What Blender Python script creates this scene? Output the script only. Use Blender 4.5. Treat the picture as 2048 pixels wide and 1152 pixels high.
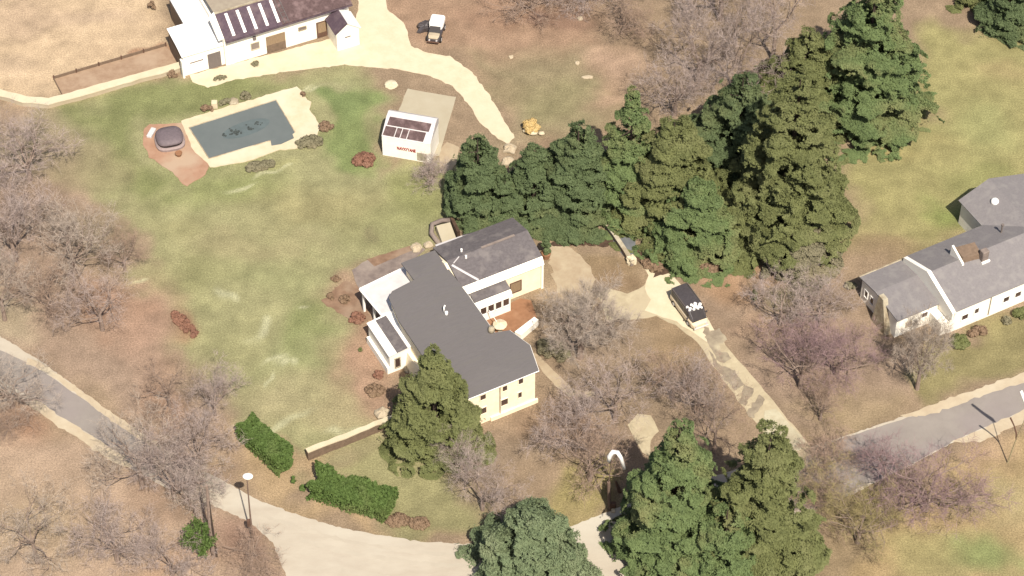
import bpy, math, random
import numpy as np
from mathutils import Vector
sc = bpy.context.scene
for o in list(bpy.data.objects): bpy.data.objects.remove(o)
COL = sc.collection
R = math.radians
# ------------------------------------------------------------ camera, sky, sun
VF, PITCH = 13.0, 47.0
F = 576 / math.tan(R(VF / 2)); DIST = F / 19.0; PR = R(PITCH)
CAM = np.array([0, -DIST * math.cos(PR), DIST * math.sin(PR)])
cam = bpy.data.cameras.new('camera'); camo = bpy.data.objects.new('camera', cam); COL.objects.link(camo)
camo.location = CAM; camo.rotation_euler = (math.pi / 2 - PR, 0, 0)
cam.sensor_fit = 'VERTICAL'; cam.angle = R(VF); cam.clip_start = 1; cam.clip_end = 4000
sc.camera = camo
SUN_EL, SUN_AZ = 54.0, 163.0          # azimuth from +Y, clockwise: behind the camera, to its right
w = bpy.data.worlds.new('World'); sc.world = w; w.use_nodes = True
nt = w.node_tree; bg = nt.nodes['Background']
sky = nt.nodes.new('ShaderNodeTexSky'); sky.sky_type = 'NISHITA'; sky.sun_disc = False
sky.sun_elevation = R(SUN_EL); sky.sun_rotation = R(SUN_AZ); sky.dust_density = 3.0
nt.links.new(sky.outputs[0], bg.inputs[0]); bg.inputs[1].default_value = 0.075
sl = bpy.data.lights.new('sun', 'SUN'); sl.energy = 4.9; sl.angle = R(0.6); sl.color = (1.0, 0.91, 0.78)
so = bpy.data.objects.new('sun', sl); COL.objects.link(so)
sdir = Vector((math.sin(R(SUN_AZ)) * math.cos(R(SUN_EL)), math.cos(R(SUN_AZ)) * math.cos(R(SUN_EL)), math.sin(R(SUN_EL))))
so.rotation_euler = sdir.to_track_quat('Z', 'Y').to_euler(); so.location = sdir * 200
sc.view_settings.view_transform = 'Standard'; sc.view_settings.look = 'None'
sc.view_settings.exposure = 0.60; sc.view_settings.gamma = 1.0; sc.view_settings.use_curve_mapping = False
sc.cycles.max_bounces = 6; sc.cycles.transparent_max_bounces = 4

# ------------------------------------------------------------ helpers
_fw = np.array([0, math.cos(PR), -math.sin(PR)]); _up = np.array([0, math.sin(PR), math.cos(PR)]); _rt = np.array([1., 0, 0])
def G(x, y, z=0.0):
    """ground (or height z) point seen at a spot of the survey photograph"""
    d = _fw * F + _rt * (x - 1024) + _up * (576 - y)
    return CAM + d * ((z - CAM[2]) / d[2])
def GP(pts, z=0.0): return [tuple(G(x, y, z)[:2]) for x, y in pts]
ALB = (0.485, 0.535, 0.60)
def lin(c):
    out = []
    for v in c:
        v /= 255.
        out.append(v / 12.92 if v <= 0.04045 else ((v + 0.055) / 1.055) ** 2.4)
    return out
def A(r, g, b):
    l = lin((r, g, b)); return tuple(min(0.86, l[i] * ALB[i]) for i in range(3)) + (1.0,)

def mat(name, col, col2=None, scale=2.0, rough=0.85, detail=6.0, bump=0.0, bscale=8.0, spec=0.3, stretch=None, third=None, contrast=(0.35, 0.65), metal=0.0):
    m = bpy.data.materials.new(name); m.use_nodes = True
    n = m.node_tree.nodes; l = m.node_tree.links; b = n['Principled BSDF']
    b.inputs['Roughness'].default_value = rough; b.inputs['Specular IOR Level'].default_value = spec; b.inputs['Metallic'].default_value = metal
    tc = n.new('ShaderNodeTexCoord'); mp = n.new('ShaderNodeMapping')
    l.new(tc.outputs['Object'], mp.inputs[0])
    if stretch: mp.inputs['Scale'].default_value = stretch
    if col2 is None: col2 = tuple(c * 0.82 for c in col[:3]) + (1,)
    nz = n.new('ShaderNodeTexNoise'); nz.inputs['Scale'].default_value = scale; nz.inputs['Detail'].default_value = detail; nz.inputs['Roughness'].default_value = 0.65
    l.new(mp.outputs[0], nz.inputs['Vector'])
    cr = n.new('ShaderNodeValToRGB'); e = cr.color_ramp.elements
    e[0].position = contrast[0]; e[0].color = col; e[1].position = contrast[1]; e[1].color = col2
    l.new(nz.outputs['Fac'], cr.inputs[0]); out = cr.outputs[0]
    if third:
        n2 = n.new('ShaderNodeTexNoise'); n2.inputs['Scale'].default_value = scale * 0.23; n2.inputs['Detail'].default_value = 4
        l.new(mp.outputs[0], n2.inputs['Vector'])
        r2 = n.new('ShaderNodeValToRGB'); r2.color_ramp.elements[0].position = 0.5; r2.color_ramp.elements[1].position = 0.68
        l.new(n2.outputs['Fac'], r2.inputs[0])
        mx = n.new('ShaderNodeMix'); mx.data_type = 'RGBA'; l.new(r2.outputs[0], mx.inputs[0]); l.new(out, mx.inputs[6]); mx.inputs[7].default_value = third
        out = mx.outputs[2]
    l.new(out, b.inputs['Base Color'])
    if bump:
        n3 = n.new('ShaderNodeTexNoise'); n3.inputs['Scale'].default_value = bscale; n3.inputs['Detail'].default_value = 5
        l.new(mp.outputs[0], n3.inputs['Vector'])
        bp = n.new('ShaderNodeBump'); bp.inputs['Strength'].default_value = bump; bp.inputs['Distance'].default_value = 0.1
        l.new(n3.outputs['Fac'], bp.inputs['Height']); l.new(bp.outputs[0], b.inputs['Normal'])
    return m

class MB:
    def __init__(s): s.v = []; s.f = []
    def add(s, vs, fs):
        k = len(s.v); s.v += [tuple(map(float, p)) for p in vs]; s.f += [tuple(i + k for i in f) for f in fs]; return s
    def box(s, x0, x1, y0, y1, z0, z1):
        return s.add([(x0,y0,z0),(x1,y0,z0),(x1,y1,z0),(x0,y1,z0),(x0,y0,z1),(x1,y0,z1),(x1,y1,z1),(x0,y1,z1)],
              [(0,3,2,1),(4,5,6,7),(0,1,5,4),(1,2,6,5),(2,3,7,6),(3,0,4,7)])
    def hexa(s, lo, hi):
        return s.add(list(lo) + list(hi), [(0,3,2,1),(4,5,6,7),(0,1,5,4),(1,2,6,5),(2,3,7,6),(3,0,4,7)])
    def prism(s, poly, z0, z1):
        n = len(poly); z0s = z0 if hasattr(z0, '__len__') else [z0]*n; z1s = z1 if hasattr(z1, '__len__') else [z1]*n
        a = sum(poly[i][0]*poly[(i+1)%n][1]-poly[(i+1)%n][0]*poly[i][1] for i in range(n))
        if a < 0: poly = poly[::-1]; z0s = z0s[::-1]; z1s = z1s[::-1]
        return s.add([(p[0],p[1],z) for p,z in zip(poly,z0s)] + [(p[0],p[1],z) for p,z in zip(poly,z1s)],
              [tuple(range(n-1,-1,-1)), tuple(range(n,2*n))] + [(i,(i+1)%n,n+(i+1)%n,n+i) for i in range(n)])
    def slab(s, q, th):
        """a thick panel: q = 3 or 4 corner points (counter-clockwise seen from outside), thickness th inwards"""
        q = [Vector(p) for p in q]; nn = (q[1]-q[0]).cross(q[2]-q[0]).normalized(); lo = [p - nn*th for p in q]; n = len(q)
        return s.add(lo + q, [tuple(range(n-1,-1,-1)), tuple(range(n,2*n))] + [(i,(i+1)%n,n+(i+1)%n,n+i) for i in range(n)])
    def tube(s, pts, rs, n=8, cap=True):
        pts = [Vector(p) for p in pts]
        if not hasattr(rs,'__len__'): rs = [rs]*len(pts)
        vs, fs = [], []; prev = None
        for i, p in enumerate(pts):
            d = (pts[min(i+1,len(pts)-1)] - pts[max(i-1,0)]).normalized()
            a = d.orthogonal().normalized() if prev is None else (prev - d*prev.dot(d)).normalized()
            prev = a; b = d.cross(a)
            for k in range(n):
                t = 2*math.pi*k/n; vs.append(p + (a*math.cos(t)+b*math.sin(t))*rs[i])
        for i in range(len(pts)-1):
            for k in range(n):
                fs.append((i*n+k, i*n+(k+1)%n, (i+1)*n+(k+1)%n, (i+1)*n+k))
        if cap: fs += [tuple(range(n-1,-1,-1)), tuple(range((len(pts)-1)*n, len(pts)*n))]
        return s.add(vs, fs)
    def rings(s, rings, cap=True):
        n = len(rings[0]); vs = [p for r in rings for p in r]; fs = []
        for i in range(len(rings)-1):
            for k in range(n): fs.append((i*n+k, i*n+(k+1)%n, (i+1)*n+(k+1)%n, (i+1)*n+k))
        if cap: fs += [tuple(range(n-1,-1,-1)), tuple(range((len(rings)-1)*n, len(rings)*n))]
        return s.add(vs, fs)
    def blob(s, c, rx, ry, rz, seed=0, amp=0.2, n=14, m=9, flat=True):
        rg = random.Random(seed); ph = [(rg.uniform(0,6.28), rg.randint(1,5), rg.randint(1,4), rg.uniform(.4,1)) for _ in range(6)]
        rr = []
        for i in range(m+1):
            th = math.pi*(i+0.02)/(m+.04); ring = []
            for k in range(n):
                ph_ = 2*math.pi*k/n
                d = 1 + amp*sum(a*math.sin(p+f*ph_)*math.sin(g*th+p) for p,f,g,a in ph)/3
                z = -math.cos(th)*d*rz
                ring.append((c[0]+rx*d*math.sin(th)*math.cos(ph_), c[1]+ry*d*math.sin(th)*math.sin(ph_), c[2]+z))
            rr.append(ring)
        return s.rings(rr)
    def build(s, name, m, parent=None, smooth=False, bevel=0.0):
        me = bpy.data.meshes.new(name); me.from_pydata(s.v, [], s.f); me.update()
        if smooth: me.polygons.foreach_set('use_smooth', [True]*len(me.polygons))
        me.materials.append(m); o = bpy.data.objects.new(name, me); COL.objects.link(o)
        if parent: o.parent = parent
        if bevel:
            b = o.modifiers.new('bevel','BEVEL'); b.width = bevel; b.segments = 2; b.limit_method = 'ANGLE'
        return o
def bx(name, m, parent, *a, bevel=0.0): return MB().box(*a).build(name, m, parent, bevel=bevel)
def tag(o, label, cat, group=None, kind=None):
    o['label'] = label; o['category'] = cat
    if group: o['group'] = group
    if kind: o['kind'] = kind
    return o
def thing(name, label, cat, loc=(0,0,0), rot=0.0, group=None):
    o = bpy.data.objects.new(name, None); COL.objects.link(o); o.location = tuple(map(float,loc)); o.rotation_euler = (0,0,R(rot)); o.empty_display_size = 0.5
    return tag(o, label, cat, group)
def struct(o): o['kind'] = 'structure'; return o
def rough_poly(pts, jit, step, seed, closed=True):
    rg = random.Random(seed); out = []; n = len(pts)
    for i in range(n):
        a = np.array(pts[i]); b = np.array(pts[(i+1)%n]); k = max(1, int(np.linalg.norm(b-a)/step))
        for j in range(k):
            p = a + (b-a)*j/k; out.append((p[0]+rg.gauss(0,jit), p[1]+rg.gauss(0,jit)))
    return out
def smooth_poly(pts, it=2):
    for _ in range(it):
        o = []
        for i in range(len(pts)):
            a = np.array(pts[i]); b = np.array(pts[(i+1)%len(pts)]); o += [tuple(a*.75+b*.25), tuple(a*.25+b*.75)]
        pts = o
    return pts
def sheet(name, px, z, m, jit=0.08, seed=1, step=0.7, smooth=0, parent=None):
    p = GP(px)
    if smooth: p = smooth_poly(p, smooth)
    if jit: p = rough_poly(p, jit, step, seed)
    return MB().prism(p, -0.3, z).build(name, m, parent)

# ------------------------------------------------------------ materials
M = {}
def dm(k, *a, **kw): M[k] = mat(k, *a, **kw)
dm('white_wall', (0.820,0.801,0.728,1), (0.770,0.728,0.645,1), scale=0.8, bump=0.05)
dm('cream_wall', (0.814,0.726,0.549,1), (0.748,0.649,0.470,1), scale=1.2, bump=0.05)
dm('white_roof', (0.74,0.73,0.72,1), (0.66,0.65,0.63,1), scale=0.7, rough=0.6)
dm('white_slab', (0.52,0.50,0.50,1), (0.45,0.43,0.43,1), scale=0.9, rough=0.6)
dm('grey_roof', (0.125,0.116,0.117,1), (0.109,0.101,0.102,1), scale=4, detail=9, rough=0.9, stretch=(.35,3,1), third=(0.119,0.111,0.108,1), bump=.2, bscale=5)
dm('grey_shingle', (0.120,0.108,0.112,1), (0.090,0.080,0.083,1), scale=3.5, detail=9, third=(0.160,0.144,0.140,1), bump=.3, bscale=6)
dm('light_shingle', (0.183,0.170,0.174,1), (0.156,0.146,0.148,1), scale=5, detail=8, third=(0.199,0.187,0.184,1), bump=.2)
dm('plum_roof', (0.085,0.058,0.075,1), (0.06,0.042,0.055,1), scale=4, detail=8, third=(0.11,0.08,0.09,1))
dm('tan_roof', (0.30,0.26,0.20,1), (0.25,0.21,0.165,1), scale=1.5)
dm('brown_wall', (0.17,0.12,0.085,1), (0.12,0.085,0.06,1), scale=3)
dm('wood_door', (0.26,0.19,0.12,1), (0.19,0.13,0.08,1), scale=3, stretch=(8,8,.6))
dm('dark_wood', (0.12,0.065,0.045,1), (0.085,0.05,0.035,1), scale=3)
dm('grey_door', (0.16,0.135,0.125,1), (0.13,0.11,0.10,1), scale=4, stretch=(6,6,.5))
dm('glass', (0.05,0.035,0.03,1), (0.08,0.05,0.04,1), scale=1.5, rough=0.25, spec=0.5)
dm('stone', A(222,200,164), A(179,154,122), scale=1.6, detail=8, bump=.5, third=A(242,224,190))
dm('dark_stone_and_shade', A(120,92,70), A(85,62,48), scale=1.5, detail=8, bump=.6)
dm('terracotta', A(188,134,96), A(172,120,84), scale=2.2, third=A(196,144,106))
dm('yard_soil', A(206,170,136), A(186,148,116), scale=1.2, third=A(214,180,146), bump=.3, bscale=3)
dm('soil', A(178,140,110), A(150,114,88), scale=1.2, third=A(190,158,128), bump=.4, bscale=3)
dm('deck', A(258,234,192), A(248,220,176), scale=0.9, detail=8, third=A(260,240,204))
dm('pink_paving', A(212,164,130), A(196,146,114), scale=1.0, detail=8, third=A(218,182,148))
dm('terrace', A(178,155,138), A(146,126,114), scale=1.0, detail=7, third=A(192,170,150), bump=.3)
dm('gravel', A(262,239,198), A(251,225,182), scale=0.6, detail=9, third=A(258,234,194), bump=.3, bscale=4)
dm('lane', A(236,212,170), A(208,184,146), scale=0.9, detail=9, third=A(226,202,162), bump=.4, bscale=3)
dm('dirt', A(224,198,160), A(202,172,136), scale=0.5, detail=9, third=A(194,166,132), bump=.3, bscale=3)
dm('asphalt', A(184,168,152), A(170,154,140), scale=0.35, detail=9, third=A(178,160,150), bump=.2)
dm('pale_road', A(232,212,184), A(218,197,170), scale=0.22, detail=9, third=A(240,223,196), stretch=(1,2.5,1), bump=.15)
dm('shoulder', A(236,210,172), A(220,192,156), scale=0.7, detail=9, third=A(242,220,186), bump=.3)
dm('concrete', A(220,201,168), A(212,192,158), scale=0.5, detail=8)
dm('grey_pad', A(142,140,136), A(122,120,118), scale=1.0)
dm('water', (0.120,0.136,0.135,1), (0.104,0.119,0.119,1), scale=0.35, rough=0.35, spec=0.2)
dm('algae', (0.085,0.105,0.108,1), (0.10,0.125,0.128,1), scale=1.2, rough=.4, spec=.2)
dm('leaf_litter', (0.03,0.036,0.034,1), (0.055,0.065,0.063,1), scale=3)
dm('tub_cover', (0.14,0.112,0.122,1), (0.105,0.085,0.094,1), scale=4, rough=0.7)
dm('tub_shell', (0.27,0.215,0.205,1), (0.22,0.17,0.165,1), scale=3)
dm('black', (0.018,0.015,0.017,1), (0.03,0.024,0.024,1), scale=3, rough=0.4)
dm('van_dark', (0.07,0.062,0.066,1), (0.045,0.04,0.042,1), scale=6, rough=0.35, spec=0.5)
dm('van_cream', (0.60,0.51,0.37,1), (0.54,0.45,0.32,1), scale=3, rough=0.4, spec=0.5)
dm('white_paint', (0.82,0.81,0.78,1), (0.76,0.74,0.70,1), scale=4, rough=0.5)
dm('rubber', (0.02,0.018,0.017,1), rough=0.9)
dm('red_paint', (0.30,0.015,0.012,1), (0.25,0.012,0.01,1), rough=0.6)
dm('panel_dark', (0.095,0.062,0.062,1), (0.06,0.038,0.038,1), scale=5, detail=9, third=(0.145,0.10,0.10,1))
dm('pole_brown', A(160,130,110), A(136,108,92), scale=3)
dm('pole_pale', A(205,185,140), A(185,162,122), scale=3)
dm('blossom', (0.490,0.374,0.180,1), (0.420,0.288,0.108,1), scale=2)
dm('bark', (0.257,0.196,0.162,1), (0.176,0.132,0.108,1), scale=4, bump=.4)
dm('bark_dark', (0.06,0.042,0.032,1), (0.04,0.03,0.024,1), scale=4)
dm('twig_mauve', (0.346,0.286,0.258,1), (0.284,0.224,0.205,1), scale=0.5)
dm('twig_plum', (0.251,0.174,0.177,1), (0.204,0.134,0.137,1), scale=0.5)
dm('twig_grey', (0.365,0.309,0.260,1), (0.287,0.238,0.199,1), scale=0.5)
dm('twig_brown', (0.311,0.224,0.173,1), (0.240,0.173,0.126,1), scale=0.5)
dm('twig_olive', (0.265,0.224,0.102,1), (0.224,0.184,0.091,1), scale=0.5)
dm('twig_russet', (0.19,0.095,0.065,1), (0.14,0.075,0.05,1), scale=0.6)
def leafmat(k, a, b, c): dm(k, a, b, scale=0.9, detail=5, rough=0.75, third=c, spec=0.15)
leafmat('leaf_dark', (0.084,0.112,0.051,1), (0.062,0.086,0.039,1), (0.107,0.125,0.055,1))
leafmat('leaf_olive', (0.120,0.132,0.051,1), (0.091,0.102,0.040,1), (0.136,0.143,0.062,1))
leafmat('leaf_mid', (0.108,0.146,0.057,1), (0.083,0.116,0.047,1), (0.147,0.154,0.067,1))
leafmat('leaf_blue', (0.133,0.165,0.090,1), (0.103,0.136,0.073,1), (0.162,0.187,0.108,1))
leafmat('leaf_hedge', (0.076,0.116,0.031,1), (0.055,0.089,0.024,1), (0.110,0.132,0.048,1))
leafmat('leaf_grey', (0.17,0.155,0.10,1), (0.13,0.12,0.075,1), (0.19,0.165,0.105,1))
leafmat('leaf_brown', (0.19,0.13,0.085,1), (0.145,0.098,0.065,1), (0.22,0.16,0.10,1))
leafmat('leaf_russet', (0.20,0.105,0.072,1), (0.155,0.08,0.056,1), (0.22,0.13,0.09,1))

# ------------------------------------------------------------ ground (one sheet, its grass / soil / leaf litter as a colour map of the place)
def value_noise(x, y, s, seed):
    rg = np.random.RandomState(seed); T = rg.rand(256, 256)
    u, v = x / s + 90.3, y / s + 71.7; i = np.floor(u).astype(int); j = np.floor(v).astype(int); fu, fv = u - i, v - j
    fu = fu*fu*(3-2*fu); fv = fv*fv*(3-2*fv)
    t = lambda a, b: T[a % 256, b % 256]
    return (t(i,j)*(1-fu)+t(i+1,j)*fu)*(1-fv) + (t(i,j+1)*(1-fu)+t(i+1,j+1)*fu)*fv
def build_ground():
    xs = np.concatenate([[-700,-350,-160,-90], np.arange(-64, 64.01, 0.33), [90,160,350,700]])
    ys = np.concatenate([[-500,-250,-110,-60], np.arange(-44, 62.01, 0.33), [80,130,300,900]])
    X, Y = np.meshgrid(xs, ys); x = X.ravel(); y = Y.ravel()
    wx = x + (value_noise(x,y,5,1)-.5)*4 + (value_noise(x,y,1.6,2)-.5)*1.6
    wy = y + (value_noise(x,y,5,3)-.5)*4 + (value_noise(x,y,1.6,4)-.5)*1.6
    C = np.empty((len(x),3)); C[:] = A(174,146,116)[:3]
    def poly(px, col, soft, k=1.0):
        P = np.array(GP(px)); n = len(P); dmin = np.full(len(x), 1e9); ins = np.zeros(len(x), bool)
        for i in range(n):
            a = P[i]; b = P[(i+1)%n]; e = b-a; t = np.clip(((wx-a[0])*e[0]+(wy-a[1])*e[1])/(e@e),0,1)
            dmin = np.minimum(dmin, np.hypot(wx-a[0]-t*e[0], wy-a[1]-t*e[1]))
            c = (a[1] > wy) != (b[1] > wy)
            with np.errstate(divide='ignore', invalid='ignore'):
                ins ^= c & (wx < (b[0]-a[0])*(wy-a[1])/(b[1]-a[1]+1e-12)+a[0])
        s = np.clip((np.where(ins,dmin,-dmin)/soft+1)/2,0,1); s = s*s*(3-2*s)*k
        C[:] = C*(1-s[:,None]) + np.array(A(*col)[:3])*s[:,None]
    def blob(cx, cy, rx, ry, col, k=0.8, rot=0):
        g = G(cx, cy); a = R(rot); dx = (wx-g[0])*19; dy = (wy-g[1])*19*0.73
        u = dx*math.cos(a)-dy*math.sin(a); v = dx*math.sin(a)+dy*math.cos(a)
        d = (u/rx)**2+(v/ry)**2; s = np.exp(-d**1.5)*k
        C[:] = C*(1-s[:,None]) + np.array(A(*col)[:3])*s[:,None]
    # barn yard and the worn field behind it
    poly([(-200,-200),(345,-200),(345,95),(110,165),(90,205),(-200,170)], (226,192,152), 1.5)
    blob(60,40,110,50,(196,164,134),.6); blob(210,40,90,30,(204,172,142),.5); blob(30,130,60,25,(212,180,146),.5); blob(190,110,60,20,(214,180,142),.5)
    poly([(108,160),(335,90),(365,130),(120,192)], (192,150,116), .5)
    poly([(720,-200),(1210,-200),(1210,60),(1260,190),(1230,260),(1060,330),(1000,200),(900,110),(740,100)], (184,148,118), 2.5)
    poly([(930,110),(1200,100),(1230,230),(1120,300),(1050,280),(990,170)], (168,148,112), 3)
    blob(1100,200,90,45,(164,150,108),.8); blob(1010,190,60,40,(170,150,112),.7); blob(1130,30,110,30,(152,118,96),.8); blob(1000,20,90,30,(180,140,112),.6)
    blob(1240,120,70,50,(200,164,134),.8); blob(1215,200,40,14,(200,164,132),.8); blob(1080,30,30,14,(140,108,92),.7)
    # lawns
    poly([(60,225),(200,190),(420,160),(690,132),(790,180),(770,340),(890,330),(905,450),(850,500),(700,520),(640,590),(700,640),(690,760),(790,870),(620,935),(480,830),(400,745),(285,590),(270,480),(150,330)], (176,166,118), 1.6)
    poly([(90,225),(250,190),(420,165),(600,150),(560,180),(400,230),(285,250),(300,330),(370,380),(300,420),(200,300)], (150,148,96), 1.5)
    poly([(650,165),(770,165),(765,330),(690,330),(650,250)], (144,150,94), 1.0)
    blob(700,210,60,45,(140,149,94),.8); blob(560,180,60,20,(156,150,104),.6); blob(680,170,40,12,(196,180,136),.6)
    blob(470,370,110,50,(158,158,100),.8); blob(640,410,140,50,(176,160,112),.7); blob(760,450,100,50,(162,156,106),.7); blob(820,400,60,50,(160,156,100),.8)
    blob(500,500,130,45,(184,168,122),.8); blob(370,460,60,40,(172,160,112),.7); blob(560,560,90,40,(168,162,112),.7); blob(410,560,80,40,(162,154,104),.6)
    blob(610,640,50,45,(150,152,96),.8); blob(600,700,80,40,(160,158,106),.7); blob(560,790,110,45,(184,168,124),.9); blob(690,840,90,40,(190,170,126),.8)
    blob(720,460,26,16,(150,136,100),.7); blob(560,700,26,20,(206,196,150),.6); blob(540,320,70,16,(176,166,112),.6); blob(450,690,60,40,(170,160,112),.6)
    # left: leaf litter and red earth under the bare trees
    poly([(-300,230),(60,215),(170,330),(270,480),(300,600),(400,745),(470,830),(490,940),(430,950),(265,850),(90,720),(-300,600)], (182,152,126), 2.0)
    blob(80,290,120,60,(166,148,114),.8); blob(200,330,90,50,(168,150,112),.7); blob(60,430,110,80,(160,132,108),.7); blob(200,480,80,70,(160,140,106),.7)
    blob(290,640,70,90,(190,150,122),.7,-35); blob(220,600,60,50,(184,142,112),.7); blob(350,790,50,70,(188,148,118),.8); blob(430,790,40,60,(170,144,118),.7); blob(40,620,60,60,(190,168,134),.8)
    poly([(-300,760),(60,815),(240,935),(430,1010),(540,1100),(560,1250),(-300,1250)], (198,166,136), 1.6)
    blob(60,850,70,30,(182,136,106),.7); blob(80,1050,110,80,(186,158,122),.7); blob(330,1000,110,70,(176,144,118),.8); blob(240,1010,40,80,(200,168,138),.7); blob(470,1100,70,50,(164,128,106),.9); blob(350,1140,60,20,(196,156,122),.6)
    # front lawn and verge
    poly([(470,830),(620,930),(600,1000),(760,1040),(900,1085),(640,1050),(500,985),(430,950)], (194,162,122), 1.2)
    poly([(640,940),(780,870),(900,930),(950,1000),(955,1085),(860,1080),(790,1020),(620,960)], (172,160,112), 1.4)
    blob(860,1030,70,40,(160,148,104),.8); blob(770,930,70,30,(176,164,116),.7)
    poly([(1060,1060),(1100,970),(1250,930),(1250,1020),(1150,1050)], (176,156,104), 1.5)
    # courtyard and grove east of the house
    poly([(1080,490),(1210,490),(1300,540),(1300,590),(1260,640),(1120,640),(1075,600)], (178,150,116), .8)
    poly([(1190,500),(1240,510),(1290,555),(1270,590),(1220,580),(1170,530)], (166,138,104), .5)
    poly([(1120,650),(1310,632),(1390,680),(1450,790),(1400,880),(1200,900),(960,960),(900,920),(1000,830),(1100,800)], (168,142,114), 1.2)
    blob(1340,690,60,60,(172,142,106),.8); blob(1110,850,110,50,(170,136,108),.7); blob(960,930,60,50,(158,134,112),.7); blob(1180,700,70,60,(172,146,122),.5)
    poly([(1430,530),(1520,520),(1720,560),(1790,680),(1850,760),(1690,880),(1620,880),(1410,620)], (174,146,120), 1.5)
    blob(1440,560,60,36,(190,150,114),.9); blob(1500,640,70,50,(184,150,120),.7); blob(1650,600,80,40,(160,134,104),.7); blob(1620,700,90,70,(160,130,112),.7); blob(1560,560,50,30,(150,140,100),.6)
    blob(1700,830,90,30,(180,154,116),.8); blob(1480,505,40,40,(186,146,110),.9)
    # east lawns
    poly([(1850,70),(2300,20),(2300,420),(1935,430),(1900,510),(1700,500),(1690,280),(1840,230)], (176,162,108), 2.2)
    blob(1950,250,90,60,(176,170,112),.7); blob(1890,420,40,36,(146,152,86),.8); blob(1780,290,70,36,(190,168,112),.7); blob(1740,450,60,40,(180,162,112),.7); blob(2000,130,60,30,(190,166,116),.7); blob(1960,350,70,40,(164,160,100),.6); blob(1760,500,70,30,(164,136,102),.7)
    poly([(1860,690),(1960,660),(2300,560),(2300,640),(2048,735),(1840,810),(1800,760)], (162,146,100), 1.2)
    poly([(1640,900),(1690,885),(1760,1000),(1760,1250),(1600,1250)], (168,142,108), 1.5)
    poly([(1700,1250),(1760,1030),(1960,890),(2300,800),(2300,1250)], (188,158,114), 1.8)
    blob(1980,1120,80,40,(150,158,98),.85); blob(1860,1100,80,40,(176,160,108),.8); blob(2010,1000,50,50,(190,170,122),.7); blob(1740,1000,50,70,(158,140,88),.7); blob(1980,900,60,24,(202,166,130),.7)
    for a in ((560,690,16,6),(575,715,14,14),(530,695,12,6),(590,620,10,4),(545,740,6,10),(500,660,14,8),(530,345,26,5),(570,330,18,5),(480,375,30,6),(300,560,8,4),(630,175,18,6),(650,180,20,5),(600,715,8,16),(455,610,10,10),(560,850,60,10),(700,870,40,8)): blob(*a,(216,206,160),.75,-15)
    blob(1045,270,40,50,(178,156,122),.6); blob(1260,560,50,30,(160,130,100),.6); blob(1150,560,40,40,(204,174,138),.6)
    # beds
    blob(370,645,60,20,(172,128,100),.8,42); blob(690,590,60,46,(184,150,120),1.0); blob(740,690,55,85,(192,152,122),1.0,20); blob(760,780,60,50,(190,152,122),.9)
    C *= (0.90 + 0.2*value_noise(x,y,1.1,7))[:,None]*(0.93+0.14*value_noise(x,y,0.45,8))[:,None]
    nx, ny = len(xs), len(ys); idx = np.arange(nx*ny).reshape(ny,nx)
    q = np.stack([idx[:-1,:-1],idx[:-1,1:],idx[1:,1:],idx[1:,:-1]],-1).reshape(-1,4)
    z = (value_noise(x,y,0.9,11)-.5)*0.02
    z[(np.abs(x)>64)|(y<-44)|(y>62)] = 0
    me = bpy.data.meshes.new('ground'); me.vertices.add(nx*ny); me.vertices.foreach_set('co', np.stack([x,y,z],1).ravel())
    me.loops.add(q.size); me.loops.foreach_set('vertex_index', q.ravel()); me.polygons.add(len(q)); me.polygons.foreach_set('loop_start', np.arange(len(q))*4)
    me.update(); me.validate()
    ca = me.color_attributes.new('soil', 'FLOAT_COLOR', 'POINT'); ca.data.foreach_set('color', np.concatenate([C,np.ones((len(x),1))],1).ravel())
    m = bpy.data.materials.new('ground'); m.use_nodes = True; n = m.node_tree.nodes; l = m.node_tree.links; b = n['Principled BSDF']
    b.inputs['Roughness'].default_value = 1; b.inputs['Specular IOR Level'].default_value = 0.1
    at = n.new('ShaderNodeAttribute'); at.attribute_name = 'soil'; tc = n.new('ShaderNodeTexCoord'); out = at.outputs['Color']
    for s, lo, hi, d in ((0.35,0.86,1.14,4),(5.5,0.76,1.24,5),(14,0.72,1.28,2)):
        nz = n.new('ShaderNodeTexNoise'); nz.inputs['Scale'].default_value = s; nz.inputs['Detail'].default_value = d; l.new(tc.outputs['Object'], nz.inputs['Vector'])
        mr = n.new('ShaderNodeMapRange'); mr.inputs[1].default_value = .3; mr.inputs[2].default_value = .7; mr.inputs[3].default_value = lo; mr.inputs[4].default_value = hi; l.new(nz.outputs['Fac'], mr.inputs[0])
        mx = n.new('ShaderNodeMix'); mx.data_type = 'RGBA'; mx.blend_type = 'MULTIPLY'; mx.inputs[0].default_value = 1
        l.new(out, mx.inputs[6]); l.new(mr.outputs[0], mx.inputs[7]); out = mx.outputs[2]
    l.new(out, b.inputs['Base Color'])
    nz = n.new('ShaderNodeTexNoise'); nz.inputs['Scale'].default_value = 6; nz.inputs['Detail'].default_value = 5; l.new(tc.outputs['Object'], nz.inputs['Vector'])
    bp = n.new('ShaderNodeBump'); bp.inputs['Strength'].default_value = .5; bp.inputs['Distance'].default_value = .12; l.new(nz.outputs['Fac'], bp.inputs['Height']); l.new(bp.outputs[0], b.inputs['Normal'])
    me.materials.append(m); o = bpy.data.objects.new('ground', me); COL.objects.link(o); struct(o)
build_ground()

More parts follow.
